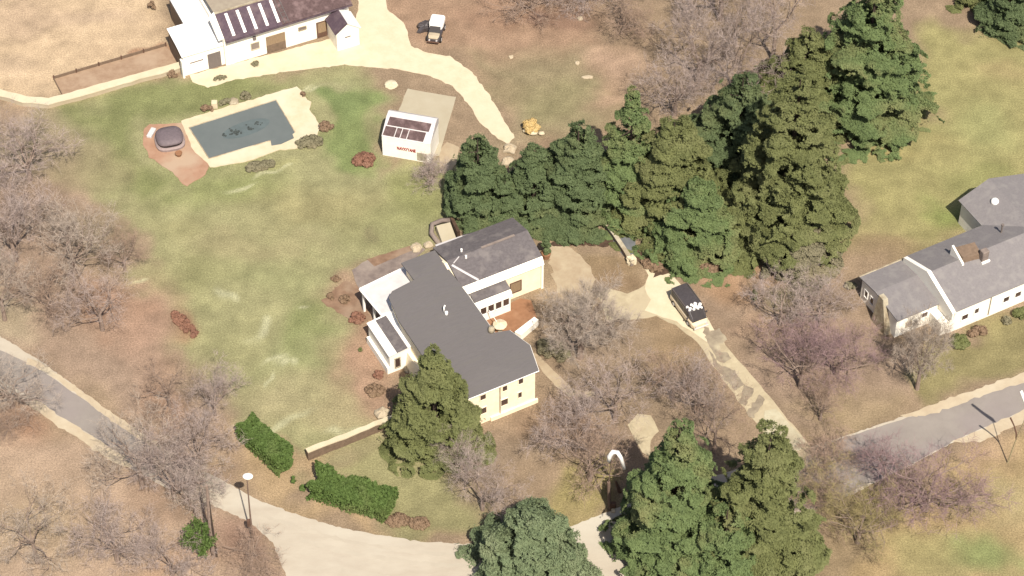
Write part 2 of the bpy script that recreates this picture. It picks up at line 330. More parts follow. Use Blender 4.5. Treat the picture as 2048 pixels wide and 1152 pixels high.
# ------------------------------------------------------------ roads, drives, paths
UP = [(-200,560),(0,672),(90,728),(265,858),(350,915),(437,957),(520,1002),(610,1035),(700,1060),(850,1085),(950,1088),(1060,1075),(1150,1050),(1250,1010),(1400,960),(1560,915),(1690,872),(1830,825),(2048,752),(2300,668)]
LO = [(2300,740),(2048,828),(1905,886),(1760,962),(1600,1040),(1420,1110),(1300,1160),(1200,1230),(1100,1300),(560,1300),(572,1152),(545,1085),(500,1045),(430,1012),(330,975),(240,925),(55,808),(-200,650)]
struct(sheet('road', UP+LO, 0.03, M['pale_road'], jit=0.05, seed=3, step=.35))
struct(sheet('road_asphalt', [(-200,568),(0,700),(85,742),(255,862),(340,920),(410,962),(400,988),(330,965),(235,905),(70,800),(-200,640)], 0.038, M['asphalt'], jit=.05, seed=4))
struct(sheet('road_asphalt', [(1692,873),(1830,832),(2048,762),(2300,680),(2300,735),(2048,822),(1908,882),(1790,945),(1640,1010),(1560,1030),(1480,1000),(1560,940)], 0.038, M['asphalt'], jit=.05, seed=5))
struct(sheet('road_shoulder', [(55,715),(85,727),(262,852),(350,912),(345,922),(258,866),(88,742),(50,728)], 0.046, M['shoulder'], jit=.07, seed=6, step=.5))
struct(sheet('road_shoulder', [(52,808),(72,800),(160,858),(250,912),(262,935),(235,928),(120,855)], 0.046, M['shoulder'], jit=.09, seed=7, step=.5))
struct(sheet('road_shoulder', [(1800,834),(1830,823),(2048,745),(2300,658),(2300,678),(2048,764),(1850,832)], 0.046, M['shoulder'], jit=.08, seed=8, step=.5))
struct(sheet('road_shoulder', [(1905,884),(1945,866),(2048,822),(2300,735),(2300,760),(2048,846),(1960,884)], 0.046, M['shoulder'], jit=.1, seed=9, step=.5))
struct(sheet('driveway', [(380,150),(660,78),(700,60),(715,30),(720,-60),(760,-60),(775,20),(808,45),(822,92),(855,106),(900,112),(945,145),(985,200),(1012,248),(1030,275),(1015,290),(985,268),(955,240),(935,205),(905,172),(860,152),(790,138),(690,130),(560,145),(470,160),(415,175),(385,165)], 0.03, M['gravel'], jit=.055, seed=10, step=.45))
struct(sheet('lane', [(1285,528),(1315,532),(1345,552),(1372,590),(1412,640),(1450,690),(1512,762),(1610,880),(1640,925),(1590,935),(1540,880),(1480,808),(1432,740),(1395,685),(1350,650),(1310,632),(1262,640),(1215,640),(1195,590),(1215,575),(1252,588),(1290,572),(1296,552)], 0.034, M['lane'], jit=.06, seed=11))
struct(sheet('driveway', [(1285,526),(1315,530),(1346,552),(1375,590),(1410,632),(1440,680),(1420,690),(1392,668),(1352,643),(1312,630),(1290,622),(1300,600),(1290,578),(1296,552)], 0.040, M['gravel'], jit=.05, seed=12))
dm('track', A(220,200,173), A(230,210,182), scale=.5, detail=9, third=A(214,196,170))
for i,off in enumerate((14,34,70)):
    q=[(437,962),(520,1010),(610,1042),(700,1066),(850,1090),(950,1094),(1060,1082)]; k=1+i*.35
    q=q[i+1:]
    up=[(x-off*.25,y+off) for x,y in q]; lo=[(x-off*.25,y+off+7*k) for x,y in q][::-1]
    struct(sheet('wheel_track', smooth_poly(up,2)[:-6]+smooth_poly(lo,2)[:-6] if False else up+lo, 0.036+.002*i, M['track'], jit=.07, seed=80+i, step=.4))
dm('painted_shadow', A(192,170,140), A(162,142,118), scale=1.5, detail=9, third=A(226,204,166), bump=.3)
dm('apron', A(238,222,184), A(222,202,164), scale=1.4, detail=9, third=A(206,186,150), bump=.4)
for i,q in enumerate(([(1407,655),(1418,658),(1436,690),(1452,715),(1440,728),(1424,700),(1410,676)],[(1422,662),(1440,658),(1452,678),(1446,688),(1430,686)],[(1432,712),(1450,705),(1462,718),(1450,728),(1436,724)],[(1418,700),(1436,730),(1470,742),(1488,770),(1470,782),(1450,760),(1430,735)],[(1490,770),(1508,782),(1490,812),(1478,806)],[(1520,790),(1532,800),(1505,838),(1492,828)])):
    struct(sheet('lane_shadow_band', q, 0.044+.003*i, M['painted_shadow'], jit=.09, seed=60+i, step=.35))  # dark bands painting the broken tree shadows across the lane
struct(sheet('lane_apron', [(1528,822),(1552,818),(1590,860),(1612,885),(1600,902),(1575,905),(1545,890),(1528,868)], 0.07, M['apron'], jit=.05, seed=70))
struct(sheet('driveway', [(1085,492),(1135,488),(1170,520),(1190,560),(1190,620),(1130,640),(1110,560)], 0.03, M['dirt'], jit=.15, seed=13, step=.5, smooth=1))
struct(sheet('path', [(1062,708),(1072,705),(1108,742),(1145,778),(1190,785),(1188,795),(1140,793),(1112,772),(1085,745)], 0.03, M['dirt'], jit=.05, seed=14))
struct(sheet('path', [(1255,850),(1275,828),(1300,830),(1318,862),(1300,880),(1300,915),(1285,905),(1272,880)], 0.03, M['lane'], jit=.06, seed=15))
struct(sheet('path', [(880,300),(895,285),(918,295),(915,325),(895,350),(880,345)], 0.03, M['dirt'], jit=.06, seed=16))
struct(sheet('pavement', [(1208,452),(1222,425),(1262,420),(1272,490),(1262,530),(1240,505)], 0.03, M['grey_pad'], jit=.03, seed=17))
struct(sheet('bed', [(1095,492),(1120,478),(1230,476),(1215,494),(1150,490)], 0.05, M['dark_stone_and_shade'], jit=.12, seed=18, step=.4))  # dark undergrowth sheet, also painting the shade below the conifer row
struct(sheet('bed', [(1265,500),(1450,520),(1450,545),(1390,550),(1345,545),(1310,552),(1300,535),(1275,525)], 0.05, M['dark_stone_and_shade'], jit=.14, seed=19, step=.4))  # same here: undergrowth colour that paints the shade under the canopies
struct(sheet('terrace', [(703,540),(735,520),(800,505),(840,490),(850,500),(820,525),(722,582),(712,570)], 0.06, M['terrace'], jit=.04, seed=20))
struct(sheet('bed', [(733,520),(832,488),(838,495),(750,534)], 0.075, M['soil'], jit=.05, seed=21))
struct(sheet('bed', [(640,600),(690,560),(712,572),(745,640),(720,650),(700,640)], 0.03, M['soil'], jit=.15, seed=22, step=.4))
struct(sheet('patio', [(965,640),(1005,615),(1040,598),(1062,602),(1075,640),(1060,657),(1025,665),(985,668)], 0.12, M['terracotta'], jit=0))
struct(sheet('field_patch', [(108,158),(332,92),(362,128),(125,190)], 0.025, M['yard_soil'], jit=.06, seed=23))

# ------------------------------------------------------------ building helpers
def local(px, py, z, org, ang):
    g = G(px, py, z); a = R(ang); d = g[:2] - np.array(org)
    return (float(d[0]*math.cos(a)+d[1]*math.sin(a)), float(-d[0]*math.sin(a)+d[1]*math.cos(a)), z)
def window(par, face, at, c, wd, z0, z1, frame='white_paint', pane='glass', name='window', t=0.08, mull=0, fw=0.09):
    """window on a wall: face 'S' (wall at v=at, centre u=c) or 'W' (wall at u=at, centre v=c)"""
    f = MB(); g = MB()
    def b(mb, a0, a1, zz0, zz1, d):
        if face == 'S': mb.box(a0, a1, at-d, at+0.05, zz0, zz1)
        else: mb.box(at-d, at+0.05, a0, a1, zz0, zz1)
    a0, a1 = c-wd/2, c+wd/2
    b(f,a0-fw,a0,z0-fw,z1+fw,t); b(f,a1,a1+fw,z0-fw,z1+fw,t); b(f,a0,a1,z0-fw,z0,t+.03); b(f,a0,a1,z1,z1+fw,t)
    for i in range(mull): x = a0+(a1-a0)*(i+1)/(mull+1); b(f,x-.03,x+.03,z0,z1,t-.01)
    fo = f.build(name, M[frame], par)
    b(g,a0,a1,z0,z1,t-.05); g.build('pane', M[pane], fo); return fo
def gable_block(u0,u1,v0,v1,z0,ze,vr,zr):
    """walls with gables on the u ends, ridge along u at v=vr"""
    mb = MB(); p = [(v0,z0),(v1,z0),(v1,ze),(vr,zr),(v0,ze)]
    vs = [(u0,a,b) for a,b in p]+[(u1,a,b) for a,b in p]; n=5
    mb.add(vs, [tuple(range(n-1,-1,-1)), tuple(range(n,2*n))]+[(i,(i+1)%n,n+(i+1)%n,n+i) for i in range(n)])
    return mb

# ------------------------------------------------------------ farmhouse
MO, MA = (2.4,-15.7), 28
H = thing('farmhouse', 'large cream farmhouse with broad grey roofs and white side porches, beside the brick-red patio', 'house', (*MO,0), MA)
main_poly = [(-8.9,0),(-0.1,0),(0.55,3.1),(-0.25,5.6),(-1.7,6.0),(-1.7,19.1),(-5.0,19.1),(-5.0,16.1),(-8.4,15.7),(-8.9,12.2)]
MB().prism(main_poly, -0.2, 4.95).build('wall', M['cream_wall'], H)
ol = [(-9.2,-.3),(0.15,-.3),(0.98,3.1),(0.12,5.85),(-1.35,6.25),(-1.35,12.2),(-1.5,19.4),(-5.4,19.4),(-5.3,16.45),(-8.0,16.25),(-8.7,15.6),(-9.2,12.3)]
n = len(ol); z0 = 5.0; r1 = (-4.6,2.8,5.16); r2 = (-4.6,16.6,5.16)
vs = [(x,y,z0) for x,y in ol]+[r1,r2]+[(x,y,z0-.16) for x,y in ol]
a,b = n,n+1; o2=n+2
fs = [(0,1,a),(1,2,a),(2,3,a),(3,4,a),(4,5,b,a),(5,6,b),(6,7,b),(7,8,b),(8,9,b),(9,10,b),(10,11,b),(11,0,a,b)]
fs += [(i,o2+i,o2+(i+1)%n,(i+1)%n) for i in range(n)] + [tuple(o2+i for i in range(n-1,-1,-1))]
roof = MB().add(vs,fs).build('roof', M['grey_roof'], H)
MB().tube([(-4.68,11.0,5.1),(-4.68,11.0,5.9),(-4.5,11.1,6.05)],.09).tube([(-4.62,10.6,5.1),(-4.62,10.6,5.6)],.17,10).build('vent_pipe', M['white_paint'], roof, smooth=True)
MB().tube([(-1.6,6.6,4.9),(-1.55,6.55,5.6)],[.38,.3],10).build('chimney_pot', M['stone'], roof, smooth=True)
# cream gutters
g = MB()
for i in (0,1,2,4): 
    p,q = ol[i],ol[i+1]; g.tube([(p[0],p[1],4.93),(q[0],q[1],4.93)],.06,6)
g.build('gutter', M['white_paint'], roof)
for c,za,zb,wd in ((-1.75,3.75,4.6,.5),(-3.55,3.65,4.4,.5),(-1.85,1.7,2.5,.4),(-3.6,1.5,2.4,.75),(-6.0,3.65,4.4,.6),(-6.0,1.5,2.4,.7)):
    window(H,'S',0,c,wd,za,zb,'cream_wall')
MB().tube([(-4.1,-.08,0),(-4.1,-.08,4.8)],.06,6).build('drainpipe', M['stone'], H)
MB().box(-5.2,.15,-.22,-.002,-.2,.55).build('plinth', M['cream_wall'], H)
# north-east wing
gable_block(-1.6,8.0,13.62,19.9,-.2,4.1,17.0,5.25).build('wing_wall', M['cream_wall'], H)
wr = MB().slab([(-1.3,13.8,4.6),(8.15,13.8,4.6),(8.15,17.0,5.5),(-1.3,17.0,5.5)],.14).slab([(8.15,17.004,5.5),(8.15,20.3,4.45),(-1.3,20.3,4.45),(-1.3,17.004,5.5)],.14).build('wing_roof', M['grey_shingle'], H)
MB().hexa([(-1.2,13.25,3.75),(8.15,13.25,3.75),(8.15,13.6,3.75),(-1.2,13.6,3.75)],[(-1.2,13.68,4.5),(8.15,13.68,4.5),(8.15,13.78,4.55),(-1.2,13.78,4.55)]).build('fascia', M['white_wall'], H)
MB().box(2.7,6.6,16.86,17.12,5.49,5.56).build('ridge_strip', M['terrace'], wr)  # pale strip painting the highlight along part of the wing ridge
fl = MB()
def rz(v): return 4.6+(v-13.8)*0.9/3.2 if v<17 else 5.5-(v-17)*1.05/3.3
def onwing(px,py,dz=.05):
    z=5.
    for _ in range(4): p = local(px,py,z,MO,MA); z = rz(p[1])
    return (p[0],p[1],z+dz)
fl.tube([onwing(904,531),onwing(930,546),onwing(957,561)],.13,6).tube([onwing(907,527),onwing(918,514)],.06,6)
fl.build('flashing', M['white_slab'], wr)
for q in ((923,503),(932,516)):
    p = onwing(*q,0); MB().tube([p,(p[0],p[1],p[2]+.35)],.12,8).build('roof_vent', M['white_paint'], wr)
window(H,'S',13.62,4.95,1.2,0.95,2.35,'dark_wood','wood_door')
MB().box(7.9,8.15,13.4,13.62,-.2,3.7).build('corner_board', M['white_wall'], H)
# sun porch on the patio
MB().box(-1.6,3.55,12.1,13.6,-.1,2.85).build('porch_wall', M['white_wall'], H)
MB().slab([(-0.45,12.45,3.08),(3.72,12.45,3.08),(3.72,14.0,3.42),(-0.45,14.0,3.42)],.1).build('porch_roof', M['grey_shingle'], H)
MB().hexa([(-0.6,11.9,2.45),(3.7,11.9,2.45),(3.7,12.09,2.45),(-0.6,12.09,2.45)],[(-0.6,12.25,3.02),(3.7,12.25,3.02),(3.7,12.4,3.05),(-0.6,12.4,3.05)]).build('porch_fascia', M['white_wall'], H)
for i in range(4): window(H,'S',12.1,0.35+i*0.88,0.66,1.25,2.25,'white_paint')
window(H,'S',13.62,-0.6,.3,2.6,3.5,'white_paint')
# white flat-roofed side porch and garden room on the west
slab_poly = [(-10.15,19.6),(-9.75,15.3),(-8.3,15.05),(-8.1,16.5),(-4.9,16.6),(-4.55,20.2)]
MB().prism(slab_poly, 3.05, 3.22).build('side_porch_roof', M['white_slab'], H)
rim = MB()
for i in range(6):
    p,q = slab_poly[i],slab_poly[(i+1)%6]; rim.tube([(p[0],p[1],3.22),(q[0],q[1],3.22)],.12,6)
rim.build('roof_edge', M['white_paint'], H)
for q in ((-9.9,19.3),(-9.6,17.4),(-9.5,15.6),(-7.3,19.7),(-4.9,19.8)): MB().box(q[0]-.12,q[0]+.12,q[1]-.12,q[1]+.12,0,3.04).build('porch_post', M['white_paint'], H)
MB().box(-11.3,-8.45,10.3,15.25,-.2,2.95).build('garden_room_wall', M['white_wall'], H)
MB().slab([(-11.45,10.1,2.85),(-8.3,10.1,3.2),(-8.3,15.3,3.2),(-11.45,15.3,2.85)],.14).build('garden_room_roof', M['white_roof'], H)
MB().slab([(-10.55,10.05,3.03),(-9.35,10.05,3.17),(-9.35,15.05,3.17),(-10.55,15.05,3.03)],.06).build('roof_strip', M['grey_shingle'], H)
window(H,'S',10.3,-10.45,.5,.6,1.9,'stone')
MB().box(-11.6,-11.305,10.3,15.2,-.1,.9).build('low_wall', M['white_wall'], H)
MB().hexa([(-8.44,4.5,-.1),(-9.6,4.5,-.1),(-9.6,10.29,-.1),(-8.44,10.29,-.1)][::-1],[(-8.44,4.5,2.1),(-9.3,4.5,1.9),(-9.3,10.29,2.2),(-8.44,10.29,2.4)][::-1]).build('lean_to', M['cream_wall'], H)
for i,q in enumerate(((6.1,7.6),(3.2,7.4))): pass

lw = thing('garden_wall', 'low white garden wall at the lower edge of the brick-red patio', 'wall', (*MO,0), MA)
MB().hexa([(2.6,8.0,-.1),(5.2,9.0,-.1),(5.0,9.6,-.1),(2.2,8.7,-.1)],[(2.6,8.0,.9),(5.2,9.0,.9),(5.0,9.6,.9),(2.2,8.7,.9)]).build('stonework', M['white_wall'], lw, bevel=.04)
# parasol on the patio
g0 = G(1000,662,0.12)
pa = thing('parasol', 'small cream parasol leaning over the brick-red patio beside the farmhouse', 'parasol', g0)
MB().tube([(0,0,0),(-.25,.2,1.0),(-1.1,.9,2.2)],.035,6).build('pole', M['white_paint'], pa)
can = MB(); ring=[(0.75*math.cos(t*math.pi/6),.75*math.sin(t*math.pi/6),1.0+(.05 if t%2 else 0)) for t in range(12)]
can.add(ring+[(0,0,1.35)]+[(x,y,z-.06) for x,y,z in ring]+[(0,0,1.25)],[(i,(i+1)%12,12) for i in range(12)]+[(13+(i+1)%12,13+i,25) for i in range(12)]+[(i,13+i,13+(i+1)%12,(i+1)%12) for i in range(12)])
can.build('canopy', M['van_cream'], pa)
MB().tube([(0,0,0),(0,0,.08)],.25,12).build('foot', M['concrete'], pa)
# dark pergola behind the wing
pg = thing('pergola', 'dark wooden pergola with a pale end, behind the wing roof of the farmhouse', 'pergola', (*MO,0), MA)
p0 = local(872,492,3.2,MO,MA); p1 = local(925,472,3.2,MO,MA); p2 = local(1012,452,3.2,MO,MA)
MB().tube([p1,p2],.14,6).build('beam', M['van_dark'], pg)
MB().slab([(p0[0],p0[1]-.1,3.2),(p1[0],p1[1]-.7,3.25),(p1[0],p1[1]+.1,3.2),(p0[0],p0[1]+.25,3.15)],.12).build('pale_cover', M['white_slab'], pg)
for t in (0.02,0.48,0.98):
    q = [p1[i]+(p2[i]-p1[i])*t for i in range(3)]; MB().box(q[0]-.1,q[0]+.1,q[1]-.1,q[1]+.1,0,3.1).build('post', M['terrace'] if t==.48 else M['dark_wood'], pg)
# cellar hatch and boulders
g0 = G(888,470)
ch = thing('cellar_hatch', 'sloping cream cellar hatch in a brown stone surround under the first conifer by the pergola', 'hatch', g0, 20)
MB().hexa([(-.7,-1.3,-.1),(1.1,-1.3,-.1),(1.1,.9,-.1),(-.7,.9,-.1)],[(-.6,-1.2,.25),(1.0,-1.2,.25),(1.0,.8,.9),(-.6,.8,.9)]).build('cover', M['concrete'], ch, bevel=.05)
MB().tube([(-.9,-1.4,.1),(-1.35,.2,.5),(-.9,1.3,.7),(.3,1.5,.7),(1.3,1.3,.6)],.28,7).build('surround', M['terrace'], ch, smooth=True)
MB().box(1.11,1.45,-1.2,1.1,-.1,1.2).build('side_wall', M['dark_stone_and_shade'], ch)
def rock(px,py,r,label,seed,m='stone',grp=None,hz=.6,rx=1.0):
    o = MB().blob((0,0,r*hz*.45),r*rx,r,r*hz,seed,.35,12,8).build('boulder', M[m]); o.location = tuple(G(px,py)); tag(o,label,'rock',grp); return o
rock(833,498,.65,'larger cream boulder at the northwest corner of the farmhouse roof',3,'shoulder')
rock(856,492,.5,'smaller cream boulder touching the north corner of the farmhouse roof',5,'shoulder')
rock(815,740,.45,'cream boulder at the foot of the white garden room, next to the olive conifer',6,'stone')
rock(765,830,.8,'pale boulder at the left foot of the olive conifer, on the lawn',7,'shoulder')
rock(1020,300,.75,'large pale boulder at the end of the curving gravel drive',8,'shoulder')
rock(1015,325,.7,'pale boulder between the tips of the first two conifers',9,'shoulder')
rock(1262,525,.55,'upright cream boulder at the low end of the leaning stone wall',10,'gravel',hz=1.3)
rock(1155,127,.3,'small pale rock on the grass, left of the mauve bare trees',11,'shoulder')
rock(1175,155,.3,'flat pale rock on the grass below the small round one',12,'shoulder',rx=2.2,hz=.4)
rock(1022,115,.3,'narrow pale rock alone in the grass field beyond the drive',13,'shoulder')
rock(1160,38,.35,'pale rock in the brown scrub at the top of the field',14,'shoulder')
rock(783,172,.75,'square cream stone slab on the grass above the white cabin',15,'gravel',hz=.4)
rock(1470,765,.01,'x',1) if False else None

# ------------------------------------------------------------ barn
BO, BA = (-37.34,33.1), 25
B = thing('barn', 'long white barn with a plum roof and white skylight strips, beside the gravel forecourt', 'barn', (*BO,0), BA)
MB().box(4.9,20.2,-.35,9,-.2,4.05).build('wall', M['white_wall'], B)
rl = MB().slab([(5.0,-.85,4.0),(11.9,-.85,4.0),(11.9,2.3,5.6),(5.0,2.3,5.6)],.15).build('roof', M['plum_roof'], B)
MB().slab([(11.905,-.85,4.02),(20.5,-.85,4.02),(20.5,2.3,5.62),(11.905,2.3,5.62)],.15).build('roof', M['panel_dark'], B)
MB().slab([(5.0,2.62,5.55),(20.5,2.62,5.55),(20.5,9.4,5.1),(5.0,9.4,5.1)],.15).build('rear_roof', M['tan_roof'], B)
MB().box(5.0,14.5,2.31,2.6,5.3,5.68).build('ridge_strip', M['stone'], B)
MB().box(5.0,20.5,-1.0,-.86,3.83,3.97).build('gutter', M['plum_roof'], B)
for i in range(5):
    c = 6.15+i*1.36; s = 1.6/3.15
    MB().slab([(c-.17,-.5,4.0+.35*s+.06),(c+.17,-.5,4.0+.35*s+.06),(c+.22,2.05,4.0+2.9*s+.06),(c-.12,2.05,4.0+2.9*s+.06)],.06).build('skylight', M['white_paint'], rl)
ld = MB(); s=1.6/3.15
for c in (12.2,12.75): ld.tube([(c,-.8,4.12),(c-.15,2.2,4.12+3.0*s)],.04,5)
for k in range(6): y=-.6+k*.5; ld.tube([(12.2,y,4.12+(y+.8)*s),(12.75,y,4.12+(y+.8)*s)],.03,5)
ld.build('roof_ladder', M['grey_roof'], B)
MB().slab([(4.3,-.38,4.05),(4.98,-.38,4.1),(4.98,2.6,5.75),(4.3,2.6,5.2)],.25).build('parapet', M['white_wall'], B)
gd = MB().box(9.9,12.25,-.42,-.3,-.05,1.15).build('garage_door', M['brown_wall'], B); MB().box(9.9,12.25,-.41,-.3,1.16,2.45).build('upper_panel', M['wood_door'], gd)
window(B,'S',-.35,8.55,.9,1.25,2.1,'stone','terrace'); MB().box(8.35,8.7,-.6,-.34,2.75,3.15).build('vent_box', M['grey_door'], B)
window(B,'S',-.35,14.4,.85,2.0,2.35,'stone','grey_door'); 
dd = MB().box(16.1,17.4,-.41,-.3,0,2.35).build('door', M['dark_wood'], B); MB().box(16.25,17.25,-.44,-.40,.75,2.2).build('door_panel', M['wood_door'], dd)
MB().prism([(0,0),(4.89,0),(4.89,10),(2.0,10),(2.0,4.7),(0,4.7)],-.2,2.95).build('annex_wall', M['white_wall'], B)
MB().slab([(-.15,-.15,2.98),(4.88,-.15,2.98),(4.88,1.6,3.3),(-.15,1.6,3.3)],.1).slab([(-.15,1.6,3.3),(4.88,1.6,3.3),(4.88,4.8,3.42),(-.15,4.8,3.42)],.1).slab([(1.9,4.81,3.42),(4.88,4.81,3.42),(4.88,10.2,3.5),(1.9,10.2,3.5)],.1).build('annex_roof', M['white_roof'], B)
MB().box(-.06,-.002,.25,4.6,-.2,2.85).build('annex_shade_face', M['brown_wall'], B); MB().box(1.94,1.998,4.75,9.9,-.2,2.85).build('annex_shade_face', M['brown_wall'], B)  # brown faces painting shade onto the west sides of the white annex
MB().box(2.9,4.45,-.07,.0,0,2.15).build('annex_door', M['grey_door'], B)
window(B,'S',0,1.55,1.6,1.55,1.8,'white_paint','terrace')
MB().box(-.3,-.07,-.35,.25,-.2,2.5).build('buttress', M['white_wall'], B)
# gabled front porch
gw = MB(); p = [(17.4,-.2),(20.15,-.2),(20.15,2.7),(18.75,3.75),(17.4,2.7)]
gw.add([(a,-3.45,b) for a,b in p]+[(a,-.36,b) for a,b in p],[(0,1,2,3,4),(9,8,7,6,5)]+[(i,5+i,5+(i+1)%5,(i+1)%5) for i in range(5)]).build('porch_wall', M['white_wall'], B)
MB().slab([(17.15,-3.6,2.65),(18.75,-3.6,3.88),(18.75,-.5,3.88),(17.15,-.5,2.65)],.1).build('porch_roof', M['plum_roof'], B)
MB().slab([(18.755,-3.6,3.88),(20.4,-3.6,2.65),(20.4,-.5,2.65),(18.755,-.5,3.88)],.1).build('porch_roof', M['white_roof'], B)
MB().box(18.4,19.1,-3.52,-3.44,1.7,1.8).build('shelf', M['grey_door'], B)

# white stone wall round the yard
def ribbon_wall(name,label,px,zt,wd,m,cap=None,cat='wall',seed=1,zs=None):
    pts = GP(px); t = thing(name,label,cat,(*pts[0],0)); o = np.array(pts[0]); rg = random.Random(seed)
    q = []
    for i in range(len(pts)-1):
        a,b = np.array(pts[i])-o, np.array(pts[i+1])-o; k=max(2,int(np.linalg.norm(b-a)/.8)); q += [a+(b-a)*j/k for j in range(k)]
    q.append(np.array(pts[-1])-o); nn=len(q); rr=[]; rc=[]
    for i in range(nn):
        d=q[min(i+1,nn-1)]-q[max(i-1,0)]; d/=np.linalg.norm(d); nrm=np.array([-d[1],d[0]])
        w1=wd*(.5+rg.uniform(-.06,.08)); h=zt*(1+rg.uniform(-.08,.08)); a=q[i]+nrm*w1; b=q[i]-nrm*w1
        rr.append([(b[0],b[1],-.1),(a[0],a[1],-.1),(a[0],a[1],h),(b[0],b[1],h)])
        a=q[i]+nrm*(w1+.06); b=q[i]-nrm*(w1+.06); rc.append([(b[0],b[1],h+.004),(a[0],a[1],h+.004),(a[0],a[1],h+.12),(b[0],b[1],h+.12)])
    MB().rings(rr).build('stonework',M[m],t)
    if cap: MB().rings(rc).build('coping',M[cap],t)
    return t
ribbon_wall('stone_wall','long pale stone wall bending round the brown barn yard at the far left',[(-60,170),(0,193),(50,207),(98,211),(160,195),(260,166),(362,138)],.55,.9,'shoulder','gravel',seed=4)
ribbon_wall('stone_wall','short retaining wall with a white coping and dark brown face below the olive conifer',[(615,918),(690,888),(780,852),(810,838)],1.15,.45,'brown_wall','deck',seed=5)
ribbon_wall('stone_wall','narrow pale stone wall slanting down under the middle conifers next to the grey paving',[(1212,455),(1235,488),(1264,532)],.7,.35,'terrace','stone',seed=6)
yf = thing('board_fence','low dark board fence along the back of the brown barn yard','fence',(*GP([(108,158)])[0],0))
a=np.array(GP([(108,158)])[0]); b=np.array(GP([(332,92)])[0]); c=np.array(GP([(124,190)])[0])
def boards(p,q,h):
    d=(q-p)/np.linalg.norm(q-p); nr=np.array([-d[1],d[0]])*.04; p=p-a; q=q-a
    return [[(p-nr)[0],(p-nr)[1],.05],[(q-nr)[0],(q-nr)[1],.05],[(q+nr)[0],(q+nr)[1],.05],[(p+nr)[0],(p+nr)[1],.05]],[[(p-nr)[0],(p-nr)[1],h],[(q-nr)[0],(q-nr)[1],h],[(q+nr)[0],(q+nr)[1],h],[(p+nr)[0],(p+nr)[1],h]]
MB().hexa(*boards(a,b,.4)).hexa(*boards(c,a-np.array([.0,.1]),.3)).build('boards',M['brown_wall'],yf)
for k in range(6):
    p=(b-a)*k/5; MB().box(p[0]-.07,p[0]+.07,p[1]-.12,p[1]+.05,0,.55).build('post',M['dark_wood'],yf)

# ------------------------------------------------------------ neighbour's house
RO, RA = (36.5,-1.36), 28
N = thing('house', 'long white house with pale grey roofs and a stone chimney at the right edge', 'house', (*RO,0), RA)
gable_block(0,5.2,-6.4,0,-.2,2.75,-2.6,3.15).build('wall', M['white_wall'], N)
MB().slab([(-.2,-6.75,2.95),(5.25,-6.75,2.95),(5.25,-2.6,3.4),(-.2,-2.6,3.4)],.12).slab([(5.25,-2.596,3.4),(5.25,.3,2.95),(-.2,.3,2.95),(-.2,-2.596,3.4)],.12).build('roof', M['light_shingle'], N)
MB().tube([(-.2,.36,2.9),(5.25,.36,2.9)],.11,6).build('gutter', M['stone'], N)
MB().hexa([(-.75,-5.8,-.1),(.0,-5.8,-.1),(.0,-3.2,-.1),(-.75,-3.2,-.1)],[(-.45,-4.3,3.9),(.12,-4.3,3.9),(.12,-3.5,3.9),(-.45,-3.5,3.9)]).build('chimney', M['stone'], N)
for c in (-.95,-2.05): window(N,'W',0,c,.5,1.0,1.9,'white_paint')
window(N,'S',-6.4,3.5,.7,1.4,2.1,'white_paint'); window(N,'S',-6.4,1.6,.6,1.0,1.6,'stone','terrace')
gable_block(5.2,24,-8.5,-.2,-.2,3.3,-4.0,4.75).build('main_wall', M['white_wall'], N)
mr_ = MB().slab([(5.45,-8.8,3.4),(24,-8.8,3.4),(24,-4.0,5.0),(5.45,-4.0,5.0)],.14).slab([(24,-3.996,5.0),(24,.2,3.4),(5.45,.2,3.4),(5.45,-3.996,5.0)],.14).build('main_roof', M['light_shingle'], N)
MB().add([(5.0,-8.95,2.6),(5.0,-.0,2.6),(5.0,-.0,3.6),(5.0,-4.0,5.2),(5.0,-8.95,3.55),(5.44,-8.95,2.6),(5.44,-.0,2.6),(5.44,-.0,3.6),(5.44,-4.0,5.2),(5.44,-8.95,3.55)],
   [(4,3,2,1,0),(5,6,7,8,9)]+[(i,(i+1)%5,5+(i+1)%5,5+i) for i in range(5)]).build('gable_wall', M['white_wall'], N)
MB().box(4.2,5.19,-8.4,-6.42,-.2,1.8).build('entry_wall', M['white_wall'], N)
MB().box(4.99,5.5,-6.6,-5.4,4.35,4.6).build('step_flashing', M['grey_door'], N) if False else None
for c,z,wd in ((7.1,1.55,.75),(8.55,1.75,.5),(12.3,1.6,.7),(13.8,1.6,.7),(16.5,1.6,.7)): window(N,'S',-8.5,c,wd,z-.35,z+.4,'white_paint')
MB().tube([(10.2,-8.6,.4),(10.2,-8.6,3.2)],.05,6).build('drainpipe', M['stone'], N)
dm_ = MB().hexa([(9.2,-4.6,4.3),(11.4,-4.9,4.3),(11.4,-2.9,4.3),(9.2,-2.6,4.3)],[(9.2,-4.3,5.5),(11.4,-4.6,5.2),(11.4,-3.2,5.75),(9.2,-2.9,5.75)]).build('dormer', M['brown_wall'], N)
MB().hexa([(8.95,-4.9,4.3),(9.19,-4.9,4.3),(9.19,-2.5,4.3),(8.95,-2.5,4.3)],[(8.95,-4.6,5.0),(9.19,-4.6,5.0),(9.19,-2.6,5.85),(8.95,-2.6,5.85)]).build('cheek', M['white_wall'], dm_)
ck = MB().box(11.1,11.9,-5.2,-4.5,4.3,6.0).build('chimney_stack', M['terrace'], N, bevel=.1); MB().box(11.0,12.0,-5.4,-5.205,4.45,4.75).build('flashing', M['white_paint'], ck)
MB().prism([(15.4,-3.5),(24,-3.5),(24,4.2),(15.4,4.2)],-.2,3.3).build('rear_wing_wall', M['white_wall'], N)
